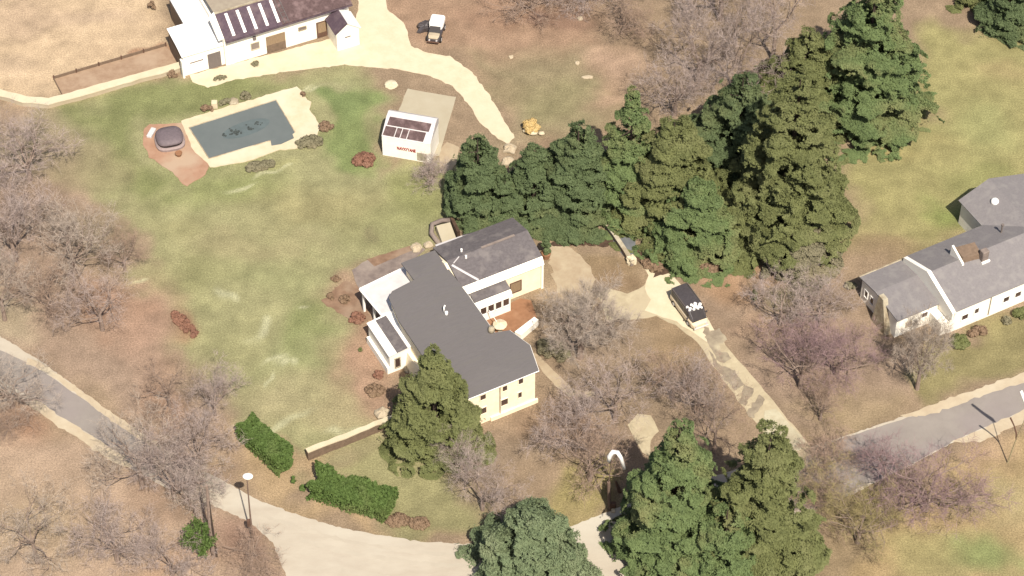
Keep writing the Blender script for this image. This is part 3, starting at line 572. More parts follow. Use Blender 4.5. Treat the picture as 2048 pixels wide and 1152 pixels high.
MB().slab([(15.1,-3.9,3.35),(18.8,-3.9,4.9),(18.8,4.5,4.9),(15.1,4.5,3.35)],.14).slab([(18.804,-3.9,4.9),(24,-3.9,3.3),(24,4.5,3.3),(18.804,4.5,4.9)],.14).build('rear_wing_roof', M['light_shingle'], N)
p = local(1990,401,4.6,RO,RA); MB().blob((p[0],p[1],4.45),.45,.45,.4,1,.02,16,8).build('roof_light', M['white_paint'], N, smooth=True)
p = local(2003,462,4.6,RO,RA); MB().tube([(p[0],p[1],4.2),(p[0],p[1],5.4)],.1,8).tube([(p[0],p[1],5.4),(p[0],p[1],5.6)],.17,8).build('flue_pipe', M['grey_door'], N)

# ------------------------------------------------------------ white cabin by the drive
CO, CA = (-14.33,20.13), -14
struct(sheet('concrete_pad', [(815,178),(912,195),(878,312),(765,305)], 0.05, M['concrete'], jit=0.02))
K = thing('cabin', 'white cabin with dark sloping roof panels and small red lettering on its front', 'cabin', (*CO,0), CA)
MB().box(0,5.55,0,3.4,-.1,2.95).build('wall', M['white_wall'], K, bevel=.05)
MB().add([(-.02,-.06,2.9),(5.57,-.06,2.9),(5.57,2.2,4.02),(5.57,2.95,4.1),(5.57,3.5,3.7),(-.02,3.5,3.7),(-.02,2.95,4.1),(-.02,2.2,4.02),(5.57,3.5,2.96),(-.02,3.5,2.96)],
  [(0,1,2,7),(7,2,3,6),(6,3,4,5),(5,4,8,9),(1,8,4,3,2),(0,7,6,5,9),(0,9,8,1)]).build('roof', M['white_slab'], K, bevel=.05)
s = 1.12/2.26
def pane(u0,u1,v0,v1): 
    z=lambda v: 2.9+(v+.06)*s+.045
    MB().slab([(u0,v0,z(v0)),(u1,v0,z(v0)),(u1+.1,v1,z(v1)),(u0+.1,v1,z(v1))],.05).build('roof_panel', M['panel_dark'], K)
pane(.3,5.05,1.2,2.1)
for u0,u1 in ((.1,1.35),(1.45,2.0),(2.1,2.75),(2.85,4.7)): pane(u0,u1,.08,1.08)
MB().box(4.0,5.1,-.05,-.001,.2,1.35).build('hatch', M['concrete'], K)
tx = bpy.data.curves.new('lettering','FONT'); tx.body = 'NAVXYYANE'; tx.size = .46; tx.extrude = .02; tx.offset = .012; tx.space_character = 1.02
to = bpy.data.objects.new('tmp',tx); COL.objects.link(to); bpy.context.view_layer.update()
me = bpy.data.meshes.new_from_object(to.evaluated_get(bpy.context.evaluated_depsgraph_get())); bpy.data.objects.remove(to)
me.materials.clear(); me.materials.append(M['red_paint']); lt = bpy.data.objects.new('lettering',me); COL.objects.link(lt); lt.parent = K; lt.scale=(.78,1.35,1); lt.location=(1.7,-.03,1.3); lt.rotation_euler=(math.pi/2,0,0)

# ------------------------------------------------------------ swimming pool and hot tub
PO = tuple(GP([(418,317)])[0]); pa_ = math.degrees(math.atan2(*(np.array(GP([(590,270)])[0])-np.array(PO))[::-1]))
deck_px = [(362,243),(462,212),(592,174),(606,184),(610,196),(622,205),(618,220),(632,235),(636,250),(640,258),(628,285),(600,296),(560,300),(500,322),(440,333),(420,334),(385,300)]
struct(sheet('pool_deck', deck_px, 0.10, M['deck'], jit=.05, seed=31, step=.5))
struct(sheet('paving', [(288,258),(300,250),(365,246),(372,262),(420,330),(412,350),(372,373),(345,345),(300,315),(286,290)], 0.06, M['pink_paving'], jit=.05, seed=32, step=.5))
P = thing('swimming_pool', 'rectangular swimming pool with dull blue-grey water set in a cream deck', 'swimming pool', (*PO,0), pa_)
wp = [local(x,y,.13,PO,pa_) for x,y in ((418,317),(541,281),(543,291),(562,288),(588,276),(585,268),(590,264),(552,200),(378,255))]
MB().prism([q[:2] for q in wp],.02,.125).build('water', M['water'], P)
cp = MB()
for i in (6,7,8,0):
    p,q = wp[i],wp[(i+1)%9]; cp.tube([(p[0],p[1],.12),(q[0],q[1],.12)],.06,6)
cp.build('coping', M['stone'], P)
ov=[local(492+48*math.cos(t*.35),257+15*math.sin(t*.35)-14*math.cos(t*.35),.13,PO,pa_)[:2] for t in range(18)]
MB().prism(ov,.1,.129).build('algae_patch', M['algae'], P)
rg = random.Random(5); lt_ = MB()
for cx,cy,rx,ry,k in ((470,264,14,7,26),(497,256,8,6,14),(520,248,10,4,8),(452,270,8,5,7)):
    for _ in range(k):
        q = local(cx+rg.gauss(0,rx*.5),cy+rg.gauss(0,ry*.5),.13,PO,pa_); r=rg.uniform(.06,.2)
        lt_.prism([(q[0]+r*math.cos(t)*rg.uniform(.6,1.2),q[1]+r*math.sin(t)*rg.uniform(.6,1.2)) for t in (0,1.2,2.5,3.7,5)],.12,.135+rg.random()*.01)
lf=lt_.build('floating_leaves', M['leaf_litter'], P); lf['kind']='stuff'
hx,hy = GP([(340,284)])[0]
T = thing('hot_tub','hot tub with a domed grey cover on the pink paving beside the pool','hot tub',(hx,hy,0),15)
def sq(r,z,n=28,e=3.2): return [(r*math.copysign(abs(math.cos(t))**(2/e),math.cos(t)),r*math.copysign(abs(math.sin(t))**(2/e),math.sin(t)),z) for t in [2*math.pi*i/n for i in range(n)]]
MB().rings([sq(1.62,.0),sq(1.66,.35),sq(1.5,.5)]).build('shell',M['tub_shell'],T,smooth=False)
MB().rings([sq(1.4,.45),sq(1.4,.75)]).build('rim',M['black'],T)
MB().rings([sq(1.48,.76),sq(1.5,.9),sq(1.35,1.12),sq(.8,1.26),sq(.05,1.3)]).build('cover',M['tub_cover'],T,smooth=True)
o=bx('lounger',M['white_slab'],None,-.3,.3,-.75,.75,.0,.35,bevel=.08); o.location=tuple(G(303,268)); o.rotation_euler=(0,0,-.3); tag(o,'white low bench on the pink paving beside the hot tub','bench')
o=MB().rings([[(r*math.cos(t*.524),r*math.sin(t*.524),z) for t in range(12)] for r,z in ((.22,0),(.38,.35),(.42,.5),(.34,.5),(.3,.4))]).build('flower_pot',M['terracotta']); o.location=tuple(G(358,312)); tag(o,'rust brown flower pot on the pink paving below the hot tub','pot')
g0=G(430,214); o=MB().hexa([(-.4,-.3,-.05),(.35,-.3,-.05),(.35,.35,-.05),(-.4,.35,-.05)],[(-.36,-.26,.8),(.3,-.24,.8),(.3,.3,.85),(-.36,.3,.85)]).build('stone_block',M['deck'],bevel=.06); o.location=tuple(g0); tag(o,'square cream stone block behind the pool deck between two brown bushes','stone block')
rock(468,205,.6,'pale boulder behind the long back edge of the pool deck',21,'stone')

# ------------------------------------------------------------ vehicles
def wheel(par,x,y,r=.36,wd=.22):
    t=MB().tube([(x,y-wd/2,r),(x,y+wd/2,r)],r,18).build('wheel',M['rubber'],par)
    s=math.copysign(1,y); MB().tube([(x,y+s*(wd/2-.02),r),(x,y+s*(wd/2+.02),r)],r*.58,12).build('rim',M['white_slab'],t)
vg=G(1378,626)
V=thing('van','cream and dark grey van with a painted white glint across its roof, on the lane','van',vg,-64)
def sec(x,hw,z0,z1,rd=.16):
    return [(x,-hw+rd*.4,z0),(x,-hw,z0+rd),(x,-hw,z1-rd),(x,-hw+rd,z1),(x,0,z1+.03),(x,hw-rd,z1),(x,hw,z1-rd),(x,hw,z0+rd),(x,hw-rd*.4,z0)]
MB().rings([sec(-2.5,.8,.42,.95),sec(-2.42,.98,.32,1.05),sec(-1,1.02,.3,1.08),(sec(1.2,1.02,.3,1.08)),sec(2.2,.98,.3,1.02),sec(2.5,.82,.36,.92),sec(2.58,.6,.45,.8)]).build('body',M['van_cream'],V,smooth=False,bevel=.04)
MB().rings([sec(-2.44,.86,.95,1.7),sec(-2.32,.96,.95,1.98),sec(-1,.97,.95,2.05),sec(.7,.97,.95,2.05),sec(1.35,.93,.95,1.9),sec(1.85,.9,.95,1.45),sec(2.2,.82,.9,1.12)]).build('cab',M['van_dark'],V,smooth=False,bevel=.05)
MB().slab([(2.22,-.68,1.13),(2.22,.68,1.13),(1.42,.7,1.9),(1.42,-.7,1.9)],.03).build('windscreen',M['black'],V)
for sgn in (-1,1):
    for x0,x1 in ((-2.1,-.9),(-.75,.35),(.5,1.35)): MB().box(x0,x1,sgn*.965-.012,sgn*.965+.012,1.2,1.72).build('window',M['black'],V)
    for x in (-1.55,1.5): wheel(V,x,sgn*.92)
    h=MB().tube([(2.52,sgn*.6,.72),(2.62,sgn*.6,.72)],.14,12).build('headlight',M['white_slab'],V)
    MB().box(1.5,1.62,sgn*1.13-.09,sgn*1.13+.09,1.15,1.35).build('mirror',M['van_dark'],V)
MB().box(2.56,2.68,-.85,.85,.34,.5).build('bumper',M['white_slab'],V,bevel=.03); MB().box(-2.62,-2.5,-.85,.85,.38,.52).build('bumper',M['white_slab'],V,bevel=.03)
MB().box(-2.3,.75,-.93,-.88,2.0,2.08).box(-2.3,.75,.88,.93,2.0,2.08).build('roof_rail',M['grey_door'],V)
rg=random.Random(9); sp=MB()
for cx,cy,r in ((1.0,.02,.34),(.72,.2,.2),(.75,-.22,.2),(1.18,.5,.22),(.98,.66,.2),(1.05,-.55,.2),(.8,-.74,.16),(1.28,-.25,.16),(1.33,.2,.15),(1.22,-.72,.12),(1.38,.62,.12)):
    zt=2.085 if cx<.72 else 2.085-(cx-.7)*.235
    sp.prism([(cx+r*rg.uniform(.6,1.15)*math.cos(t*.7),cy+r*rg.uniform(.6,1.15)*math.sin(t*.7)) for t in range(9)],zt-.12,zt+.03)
sp.build('painted_glint',M['white_paint'],V)  # white blotches painting a sun glint on the roof front
jg=G(872,70)
J=thing('jeep','small dark car with a white hard top and cream bonnet on the field','car',jg,-100)
MB().rings([sec(-1.7,.66,.35,.85),sec(-1.6,.8,.3,.95),sec(0,.82,.3,.98),sec(1.5,.74,.3,.9),sec(1.75,.62,.35,.8)]).build('body',M['van_dark'],J,bevel=.03)
MB().rings([sec(-1.72,.74,1.0,1.6),sec(-1.55,.84,.97,1.78),sec(-.3,.84,.97,1.8),sec(.15,.72,.97,1.6)]).build('hard_top',M['white_paint'],J,bevel=.08)
MB().slab([(.75,-.66,.99),(.75,.66,.99),(.2,.62,1.5),(.2,-.62,1.5)],.03).build('windscreen',M['black'],J)
MB().rings([sec(.8,.64,.9,1.03,.05),sec(1.3,.66,.9,1.07,.05),sec(1.72,.52,.86,.98,.05)]).build('bonnet',M['shoulder'],J,bevel=.03)
for sgn in (-1,1):
    for x in (-1.05,1.1): wheel(J,x,sgn*.78,.38,.2)
    MB().tube([(1.74,sgn*.42,.7),(1.82,sgn*.42,.7)],.11,10).build('headlight',M['white_slab'],J)
MB().box(1.78,1.9,-.7,.7,.42,.55).build('bumper',M['dark_wood'],J)
tg=G(853,58); o=MB().blob((0,0,.3),1.15,.75,.75,8,.4,16,9).build('tarpaulin',M['van_dark']); o.location=tuple(tg); o.rotation_euler=(0,0,.3); tag(o,'heap under a dark tarpaulin, left of the white-topped car','tarpaulin')

# ------------------------------------------------------------ lamps and poles
def at_base(name,label,cat,px,py): return thing(name,label,cat,G(px,py))
L1=at_base('street_lamp','tall thin brown street lamp with a round white head beside the pale road bend','street lamp',506,1082)
MB().tube([(0,0,0),(0,0,1.5),(.05,0,5),(.15,0,9.6)],[.16,.11,.075,.05],8).build('pole',M['pole_brown'],L1)
MB().blob((.25,.05,9.85),.5,.36,.28,2,.05,16,9).build('lamp_head',M['white_paint'],L1,smooth=True)
MB().box(-.35,-.06,-.15,.15,2.4,3.3).build('meter_box',M['dark_wood'],L1,bevel=.03)
L2=at_base('street_lamp','street lamp with a white hooked arm on a brown post, near the grove','street lamp',1219,1018)
MB().tube([(0,0,0),(-.2,0,4.2)],.17,8).tube([(-.2,0,4.2),(.0,0,7.6)],[.06,.05],6).build('pole',M['pole_brown'],L2)
MB().tube([(-.25,0,7.35),(-.22,0,8.1),(.1,0,8.75),(.5,0,8.7),(.85,0,7.9),(1.25,0,6.2)],[.2,.24,.24,.22,.2,.17],9).build('arm',M['white_paint'],L2,smooth=True)
MB().box(-.1,.6,-.15,.25,.3,.9).build('meter_box',M['dark_wood'],L2,bevel=.04)
MB().box(.15,.55,-.5,-.1,-.05,.25).build('foot_block',M['deck'],L2,bevel=.04)
o=MB().tube([(0,0,0),(-.45,.15,1.5)],[.22,.1],7).build('leaning_post',M['dark_wood']); o.location=tuple(G(1240,984)); tag(o,'short leaning brown post beside the lamp with the white hooked arm','post')
L3=at_base('street_lamp','slender pale lamp post with a slanting white arm and a dark bracket','street lamp',2015,926)
MB().tube([(0,0,0),(.35,0,4.0)],[.07,.06],7).tube([(.35,0,4.0),(.9,.0,8.0)],[.05,.04],6).build('pole',M['pole_pale'],L3)
MB().tube([(1.05,0,7.6),(.9,0,8.1),(.3,0,9.4),(-.25,0,10.9)],[.1,.2,.16,.14],8).build('arm',M['white_paint'],L3,smooth=True)
MB().tube([(.33,0,3.6),(.2,0,4.6),(-.2,0,5.8),(-.7,0,6.9)],[.06,.08,.07,.1],6).build('bracket',M['dark_wood'],L3)
UPo=at_base('utility_pole','weathered grey wooden pole beside the young bright green tree','pole',428,1112)
MB().tube([(0,0,0),(.05,0,5),(.25,0,10.8)],[.26,.2,.13],8).build('shaft',M['bark'],UPo); MB().tube([(.27,-.1,0),(.25,-.1,5),(.3,-.05,8.5)],[.13,.12,.05],6).build('ivy_stem',M['bark_dark'],UPo)

# ------------------------------------------------------------ vegetation
def quads_mesh(name, c, nrm, sz, m, rs, asp=(.5,.9)):
    """many small leaf faces: centres c, normals nrm, sizes sz"""
    n=len(c); nrm=nrm/np.linalg.norm(nrm,axis=1)[:,None]
    t=rs.normal(size=(n,3)); a=np.cross(nrm,t); a/=np.linalg.norm(a,axis=1)[:,None]+1e-9; b=np.cross(nrm,a)
    s=sz[:,None]; k=rs.uniform(*asp,(n,1))
    v=np.stack([c+a*s, c+b*s*k, c-a*s*rs.uniform(.6,1,(n,1)), c-b*s*k],1).reshape(-1,3)
    me=bpy.data.meshes.new(name); me.vertices.add(4*n); me.vertices.foreach_set('co',v.ravel().astype(np.float32))
    me.loops.add(4*n); me.loops.foreach_set('vertex_index',np.arange(4*n,dtype=np.int32)); me.polygons.add(n); me.polygons.foreach_set('loop_start',np.arange(n,dtype=np.int32)*4)
    me.update(); me.materials.append(m); return me
def link(name, me, par=None):
    o=bpy.data.objects.new(name,me); COL.objects.link(o); o.parent=par; return o
_L3=np.random.RandomState(77).rand(48,48,48)
def noise3(p,s):
    q=p/s+20.; i=np.floor(q).astype(int); f=q-i; f=f*f*(3-2*f); o=0
    for a in (0,1):
        for b in (0,1):
            for c in (0,1):
                wgt=(f[:,0] if a else 1-f[:,0])*(f[:,1] if b else 1-f[:,1])*(f[:,2] if c else 1-f[:,2])
                o=o+wgt*_L3[(i[:,0]+a)%48,(i[:,1]+b)%48,(i[:,2]+c)%48]
    return o
def conifer_mesh(seed,h,r,m,nb=150,dens=240,prof=.68,leaf=.155,low=.04,droop=.25,thick=.22,wide=.40,lump=0.0,cut=.505,cs=1.15):
    rs=np.random.RandomState(seed); Cs=[];Ns=[]; az=rs.rand()*6
    for i in range(nb):
        t=1-((i+.5)/nb)**.62; t=low+(1-low)*t; az+=2.39996+rs.normal(0,.25)
        Rb=(r*(1-t)**prof+.25)*rs.uniform(.62,1.24)*(1+lump*math.sin(3*az+7*t)); zb=t*h
        W=wide*Rb*rs.uniform(.75,1.2)+.35
        k=int((Rb*W*1.3+.5)*dens); s=rs.uniform(.12,1.03,k)**.7
        lat=rs.uniform(-1,1,k); prof_w=np.sin(np.clip(s,0,1)*2.75+.25)**.7; y=lat*W*prof_w
        wob=np.sin(s*9+seed+i)*.12*Rb*.4
        z=zb-droop*Rb*s**1.7+.12*Rb*np.maximum(0,s-.75)*2 - .35*np.abs(lat)**2*W*.6 + rs.normal(0,thick*.5,k)
        x=s*Rb; y=y+wob
        ca,sa=math.cos(az),math.sin(az)
        Cs.append(np.stack([x*ca-y*sa,x*sa+y*ca,z],1))
        nl=np.stack([.45*s, lat*.6, np.full(k,1.0)],1)+rs.normal(0,.42,(k,3))
        Ns.append(np.stack([nl[:,0]*ca-nl[:,1]*sa,nl[:,0]*sa+nl[:,1]*ca,nl[:,2]],1))
    c=np.concatenate(Cs); nn=np.concatenate(Ns); c[:,2]=np.maximum(c[:,2],.12)
    sh=c*np.array([.8,.8,1.35])+np.array([seed*7.3,seed*3.1,0]); g=.7*noise3(sh,cs)+.3*noise3(sh,cs*.4)+rs.normal(0,.02,len(c)); kk=g>cut; c=c[kk]; nn=nn[kk]
    return quads_mesh('crown',c,nn,rs.uniform(.6,1.4,len(c))*leaf,m,rs,(.22,.45))
def round_mesh(seed,rx,ry,h,m,dens=260,leaf=.12,clumps=60,z0=.1,box=False,fill=.75):
    rs=np.random.RandomState(seed); Cs=[];Ns=[]
    for i in range(clumps):
        if box:
            k=int(dens*.45*(rx*ry+rx*h+ry*h)*8/clumps); c=rs.uniform(-1,1,(k,3)); ax=rs.choice([0,1,2,2],k); sg=np.sign(rs.uniform(-1,1,k)); sg[ax==2]=1; c[np.arange(k),ax]=sg
            n=np.zeros((k,3)); n[np.arange(k),ax]=sg; c[:,2]=(c[:,2]+1)/2; g=noise3(c*np.array([rx,ry,h])+seed*1.7,.42)>.16; c=c[g]; n=n[g]; k=len(c); c=c*np.array([rx,ry,h]); f=noise3(c+seed*3.7,1.3)*.75+noise3(c+seed*3.7,.4)*.4
            c=c*np.stack([.80+.32*f,.72+.48*f,.72+.42*f],1)-n*rs.uniform(-.12,.35,(k,1)); Cs.append(c); Ns.append(n+np.array([0,0,.35])+rs.normal(0,.85,(k,3))); continue
            p=np.array([rs.uniform(-1,1)*rx,rs.uniform(-1,1)*ry,rs.uniform(.15,.95)*h]); cr=min(rx,ry,h)*rs.uniform(.22,.4)
        else:
            d=rs.normal(size=3); d/=np.linalg.norm(d); d[2]=abs(d[2])*1.0; q=rs.uniform(.35,1)**.4*fill
            p=np.array([d[0]*rx*q,d[1]*ry*q,z0+d[2]*h*q*.95+.12*h]); cr=(rx*ry*h)**(1/3)*rs.uniform(.2,.36)
        k=int(dens*cr*cr*4); d=rs.normal(size=(k,3)); d/=np.linalg.norm(d,axis=1)[:,None]
        c=p+d*cr*rs.uniform(.6,1.05,(k,1))*np.array([1,1,.8]); Cs.append(c); Ns.append(d+np.array([0,0,.45])+rs.normal(0,.35,(k,3)))
    c=np.concatenate(Cs); n=np.concatenate(Ns); c[:,2]=np.maximum(c[:,2],.04)
    return quads_mesh('foliage',c,n,rs.uniform(.6,1.4,len(c))*leaf,m,rs)
def trunk_mesh(h,r,m,seed=0):
    rg=random.Random(seed); x=y=0; pts=[]; 
    for i in range(6): pts.append((x,y,h*i/5-.1)); x+=rg.gauss(0,.08); y+=rg.gauss(0,.08)
    mb=MB().tube(pts,[r*(1.25-i*.22) for i in range(6)],8)
    for k in range(7):
        a=rg.uniform(0,6.28); z=h*rg.uniform(.2,.85); L=rg.uniform(.8,1.6); mb.tube([(0,0,z),(L*math.cos(a),L*math.sin(a),z+L*.2)],[r*.3,r*.1],5)
    me=bpy.data.meshes.new('trunk'); me.from_pydata(mb.v,[],mb.f); me.update(); me.materials.append(m); return me
def conifer(px,py,h,r,m,label,seed,**kw):
    t=thing('conifer_tree',label,'conifer',G(px,py),group='tall evergreen conifers')
    link('trunk',trunk_mesh(h*.92,.14+h*.012,M['bark_dark'],seed),t); link('crown',conifer_mesh(seed,h,r,M[m],**kw),t); return t
conifer(958,422,11.9,4.2,'leaf_dark','first conifer of the middle row, at its left end above the pergola',1,nb=120)
conifer(1064,420,10.2,4.2,'leaf_dark','low conifer with a thin tip, second from the left in the middle row',2,nb=115)
conifer(1152,416,13.4,5.2,'leaf_dark','dark conifer directly left of the grey paving in the middle row',3,nb=140)
conifer(1255,405,17.2,5.4,'leaf_mid','conifer with the bright green pointed tip rising from the middle row',4,nb=150,prof=.95)
conifer(1008,434,6.5,3.4,'leaf_dark','short conifer in front of the row, overhanging the dark pergola',5,nb=80)
conifer(1340,425,14.6,7.0,'leaf_olive','broad conifer behind the low one that spreads right of the grey paving',6,nb=190)
conifer(1388,488,9.5,5.6,'leaf_mid','low spreading conifer over the shade-painted bed right of the grey paving',7,nb=130,prof=.6)
conifer(1565,460,23.5,7.6,'leaf_olive','largest dark conifer of the middle row, at its right end beside the tan lawn',8,nb=260,wide=.32)
conifer(1470,330,14.0,7.2,'leaf_dark','conifer half hidden behind the largest one, at the foot of the mauve bare trees',9,nb=170)
conifer(1722,215,19.5,7.9,'leaf_mid','huge conifer at the top beside the right-hand lawn, its tip beyond the frame',10,nb=250,wide=.34)
conifer(1600,215,12.0,6.4,'leaf_olive','conifer standing just left of the huge one at the top',11,nb=150)
conifer(1600,530,5.5,4.4,'leaf_grey','low greyish spreading conifer at the foot of the largest conifer',12,nb=85,prof=.5)
conifer(2022,50,8.5,4.4,'leaf_dark','dark conifer alone in the top right corner',13,nb=110)
conifer(1945,-8,7.0,3.2,'leaf_olive','small conifer cut by the top edge near the right corner',14,nb=70)
conifer(872,882,14.2,5.1,'leaf_olive','olive conifer in front of the farmhouse, covering the end of its south wall',15,nb=170,prof=.72)
conifer(1345,1105,20.0,6.3,'leaf_mid','big fresh green conifer at the bottom, just right of the white-armed lamp',16,nb=210,prof=.72,wide=.45)
conifer(1512,1125,21.0,6.0,'leaf_olive','big olive conifer at the bottom, beside the end of the lane',17,nb=230,prof=.6,wide=.36)
conifer(1445,1165,12.0,5.6,'leaf_mid','lower conifer filling the gap between the two big ones at the bottom',18,nb=130,prof=.6)
t=thing('pine_tree','rounded blue-green pine at the bottom edge, standing in the road bend','pine',G(1063,1150))
link('trunk',trunk_mesh(8.5,.28,M['bark_dark'],19),t); link('crown',conifer_mesh(19,9.6,5.6,M['leaf_blue'],nb=190,prof=.5,wide=.3,droop=.05,thick=.5,lump=.12),t)

def shrub(name,label,cat,px,py,rx,ry,h,m,seed,rot=0,grp=None,**kw):
    o=link(name,round_mesh(seed,rx,ry,h,M[m],**kw)); o.location=tuple(G(px,py)); o.rotation_euler=(0,0,R(rot)); tag(o,label,cat,grp); return o
shrub('hedge','narrow green hedge slanting along the lawn edge above the lamp with the round head','hedge',533,905,3.3,1.1,2.4,'leaf_hedge',31,-48,dens=300,leaf=.135,clumps=70,box=True)
shrub('hedge','broad green hedge along the road bend below the retaining wall','hedge',704,1004,3.9,1.25,2.4,'leaf_hedge',32,-22,dens=300,leaf=.135,clumps=95,box=True)
shrub('shrub','larger brown shrub at the right end of the broad green hedge','shrub',795,1045,1.5,.9,.9,'leaf_brown',33,0,leaf=.09)
shrub('shrub','smaller brown shrub touching the road, right of the larger brown one','shrub',838,1050,1.3,.8,.7,'leaf_brown',34,0,leaf=.09)
shrub('shrub','thin green sprig by the lower end of the narrow hedge','shrub',588,968,.25,.25,1.3,'leaf_hedge',35,clumps=12)
shrub('shrub','small green sprig between the two green hedges','shrub',606,980,.35,.3,1.0,'leaf_hedge',36,clumps=12)
shrub('shrub','round russet shrub alone on the lawn below the white cabin','shrub',728,325,1.35,1.3,1.1,'leaf_russet',37,leaf=.1)
shrub('shrub','brown bush behind the left part of the pool deck','shrub',415,222,.8,.5,.9,'leaf_brown',38,clumps=25)
shrub('shrub','dark olive bush behind the middle of the pool deck','shrub',490,196,.8,.5,.8,'leaf_grey',39,clumps=25)
shrub('shrub','long low brown bush between stone block and boulder behind the pool','shrub',452,208,1.0,.4,.6,'leaf_grey',40,20,clumps=25)
shrub('shrub','small dark bush at the far right corner of the pool deck','shrub',608,192,.4,.4,.6,'leaf_brown',41,clumps=14)
shrub('shrub','brown shrub at the right end of the pool deck, nearest the cabin','shrub',652,258,1.0,.8,.9,'leaf_brown',42,clumps=30)
shrub('shrub','large dry tan shrub below the right corner of the pool','shrub',620,288,1.9,.9,.9,'leaf_grey',43,10,clumps=45)
shrub('shrub','low olive shrub along the lower edge of the pool deck','shrub',520,335,2.4,.8,.6,'leaf_grey',44,18,clumps=45)
shrub('shrub','pale green weeds in front of the barn annex','shrub',440,158,.9,.4,.4,'leaf_grey',45,20,clumps=18)
shrub('shrub','small weeds before the barn window, on the gravel','shrub',510,130,.6,.4,.5,'leaf_grey',46,clumps=14)
shrub('shrub','tan shrub at the end of the white yard wall by the annex','shrub',345,152,.8,.5,.7,'leaf_brown',47,clumps=20)
shrub('shrub','green bush below the front wall of the white house','shrub',1918,688,1.2,1.0,1.1,'leaf_olive',48,clumps=40)
shrub('shrub','brown bush by the white house front, right of the green bush','shrub',1955,668,1.3,.6,1.0,'leaf_brown',49,15,clumps=35)
shrub('shrub','dark bush at the right frame edge by the white house front','shrub',2040,632,1.0,.7,1.2,'leaf_olive',50,clumps=35)
shrub('shrub','small brown bush beside the dark one at the right frame edge','shrub',2012,645,.7,.5,.7,'leaf_grey',51,clumps=20)
shrub('shrub','small brown bush in the upper part of the western flower bed','shrub',672,560,.6,.5,.5,'leaf_brown',52,clumps=18)
shrub('shrub','brown bush at the far left point of the western flower bed','shrub',662,595,.5,.5,.5,'leaf_brown',53,clumps=18)
shrub('shrub','brown bush at the inner side of the western flower bed','shrub',690,602,.7,.6,.7,'leaf_brown',54,clumps=22)
shrub('shrub','dark brown bush against the wall of the white side porch','shrub',715,640,1.0,.8,.9,'leaf_russet',55,clumps=26)
shrub('shrub','small dark green plant in the bare soil left of the garden room','shrub',722,702,.35,.3,.4,'leaf_olive',56,clumps=10)
shrub('shrub','brown bush near the lower corner of the garden room','shrub',758,752,.7,.6,.7,'leaf_russet',57,clumps=22)
shrub('shrub','large round brown bush on the bare soil beside the olive conifer','shrub',750,785,1.1,.9,.9,'leaf_brown',58,clumps=34)
shrub('shrub','russet low planting in the long bed on the left lawn','shrub',368,650,2.8,.75,.4,'leaf_russet',59,-52,clumps=50)
shrub('shrub','reddish shrub under the largest conifer, at the edge of the tan soil','shrub',1475,482,.8,.7,1.0,'leaf_russet',60,clumps=22)
shrub('shrub','dark scrub in the shade-painted bed right of the upright boulder','shrub',1305,535,1.6,.8,.7,'leaf_brown',61,-25,clumps=36)
shrub('shrub','dark scrub at the right end of the shade-painted bed under the low spreading conifer','shrub',1420,540,1.4,.7,.8,'leaf_brown',62,clumps=34)
shrub('shrub','small green sapling on the bare soil right of the van','shrub',1508,600,.35,.35,1.6,'leaf_olive',63,clumps=12)
shrub('shrub','dark evergreen bush spreading beside the corner of the farmhouse','shrub',1105,705,2.3,1.1,1.4,'leaf_grey',64,-20,clumps=55)
shrub('shrub','dry brown brush on the far side of the barn yard','shrub',304,18,.5,.5,1.3,'leaf_brown',65,clumps=16)
shrub('shrub','low olive shrub left of the lower white-walled house, under its chimney','shrub',1700,575,.8,.6,.6,'leaf_grey',66,clumps=20)
ys=thing('flowering_bush','yellow flowering bush with white blooms at its foot, right of the curving drive','flowering bush',G(1062,262))
link('foliage',round_mesh(71,1.1,1.0,1.7,M['blossom'],clumps=36,leaf=.1),ys)
wb=MB()
for x,y,r in ((-.6,-.3,.35),(.2,-.6,.5),(1.2,-.7,.4)): wb.blob((x,y,.3),r,r*.7,r*.6,int(r*100),.3,10,7)
wb.build('white_blooms',M['deck'],ys)
ur=thing('potted_cypress','dark clipped cypress in a red brick pot at the corner of the farmhouse wing','potted plant',G(1092,515))
MB().rings([[(r*math.cos(t*.628),r*math.sin(t*.628),z) for t in range(10)] for r,z in ((.4,0),(.55,.7),(.5,.8))]).build('pot',M['terracotta'],ur); link('foliage',round_mesh(72,.5,.5,2.6,M['leaf_dark'],clumps=30,z0=.7),ur)
yt=thing('young_tree','young bright green tree with upright sprays beside the weathered wooden pole','tree',G(412,1118))
sm=MB().tube([(0,0,-.1),(-.05,0,1.2),(0,0,3.8)],[.1,.08,.03],6); rs=np.random.RandomState(4); Cs=[]
for a,L,z in ((2.6,1.6,.9),(3.4,1.9,1.3),(.4,1.0,1.6),(1.8,1.6,2.0),(2.9,1.5,2.2),(0.9,1.1,2.8),(2.2,1.0,3.2),(4.5,1.2,1.0),(5.2,1.0,2.0)):
    e=np.array([L*math.cos(a),L*math.sin(a)*.6,z+L*.55]); sm.tube([(0,0,z),tuple(e)],[.05,.02],5)
    k=330; s=rs.uniform(.2,1.1,(k,1)); Cs.append(np.array([0,0,z])+(e-np.array([0,0,z]))*s+rs.normal(0,.2,(k,3))*np.array([1,1,1.2]))
yt.scale=(1,1,1.35); sm.build('trunk',M['bark_dark'],yt); c=np.concatenate(Cs); link('foliage',quads_mesh('foliage',c,rs.normal(size=c.shape)+[0,-.3,.8],rs.uniform(.07,.15,len(c)),M['leaf_hedge'],rs),yt)

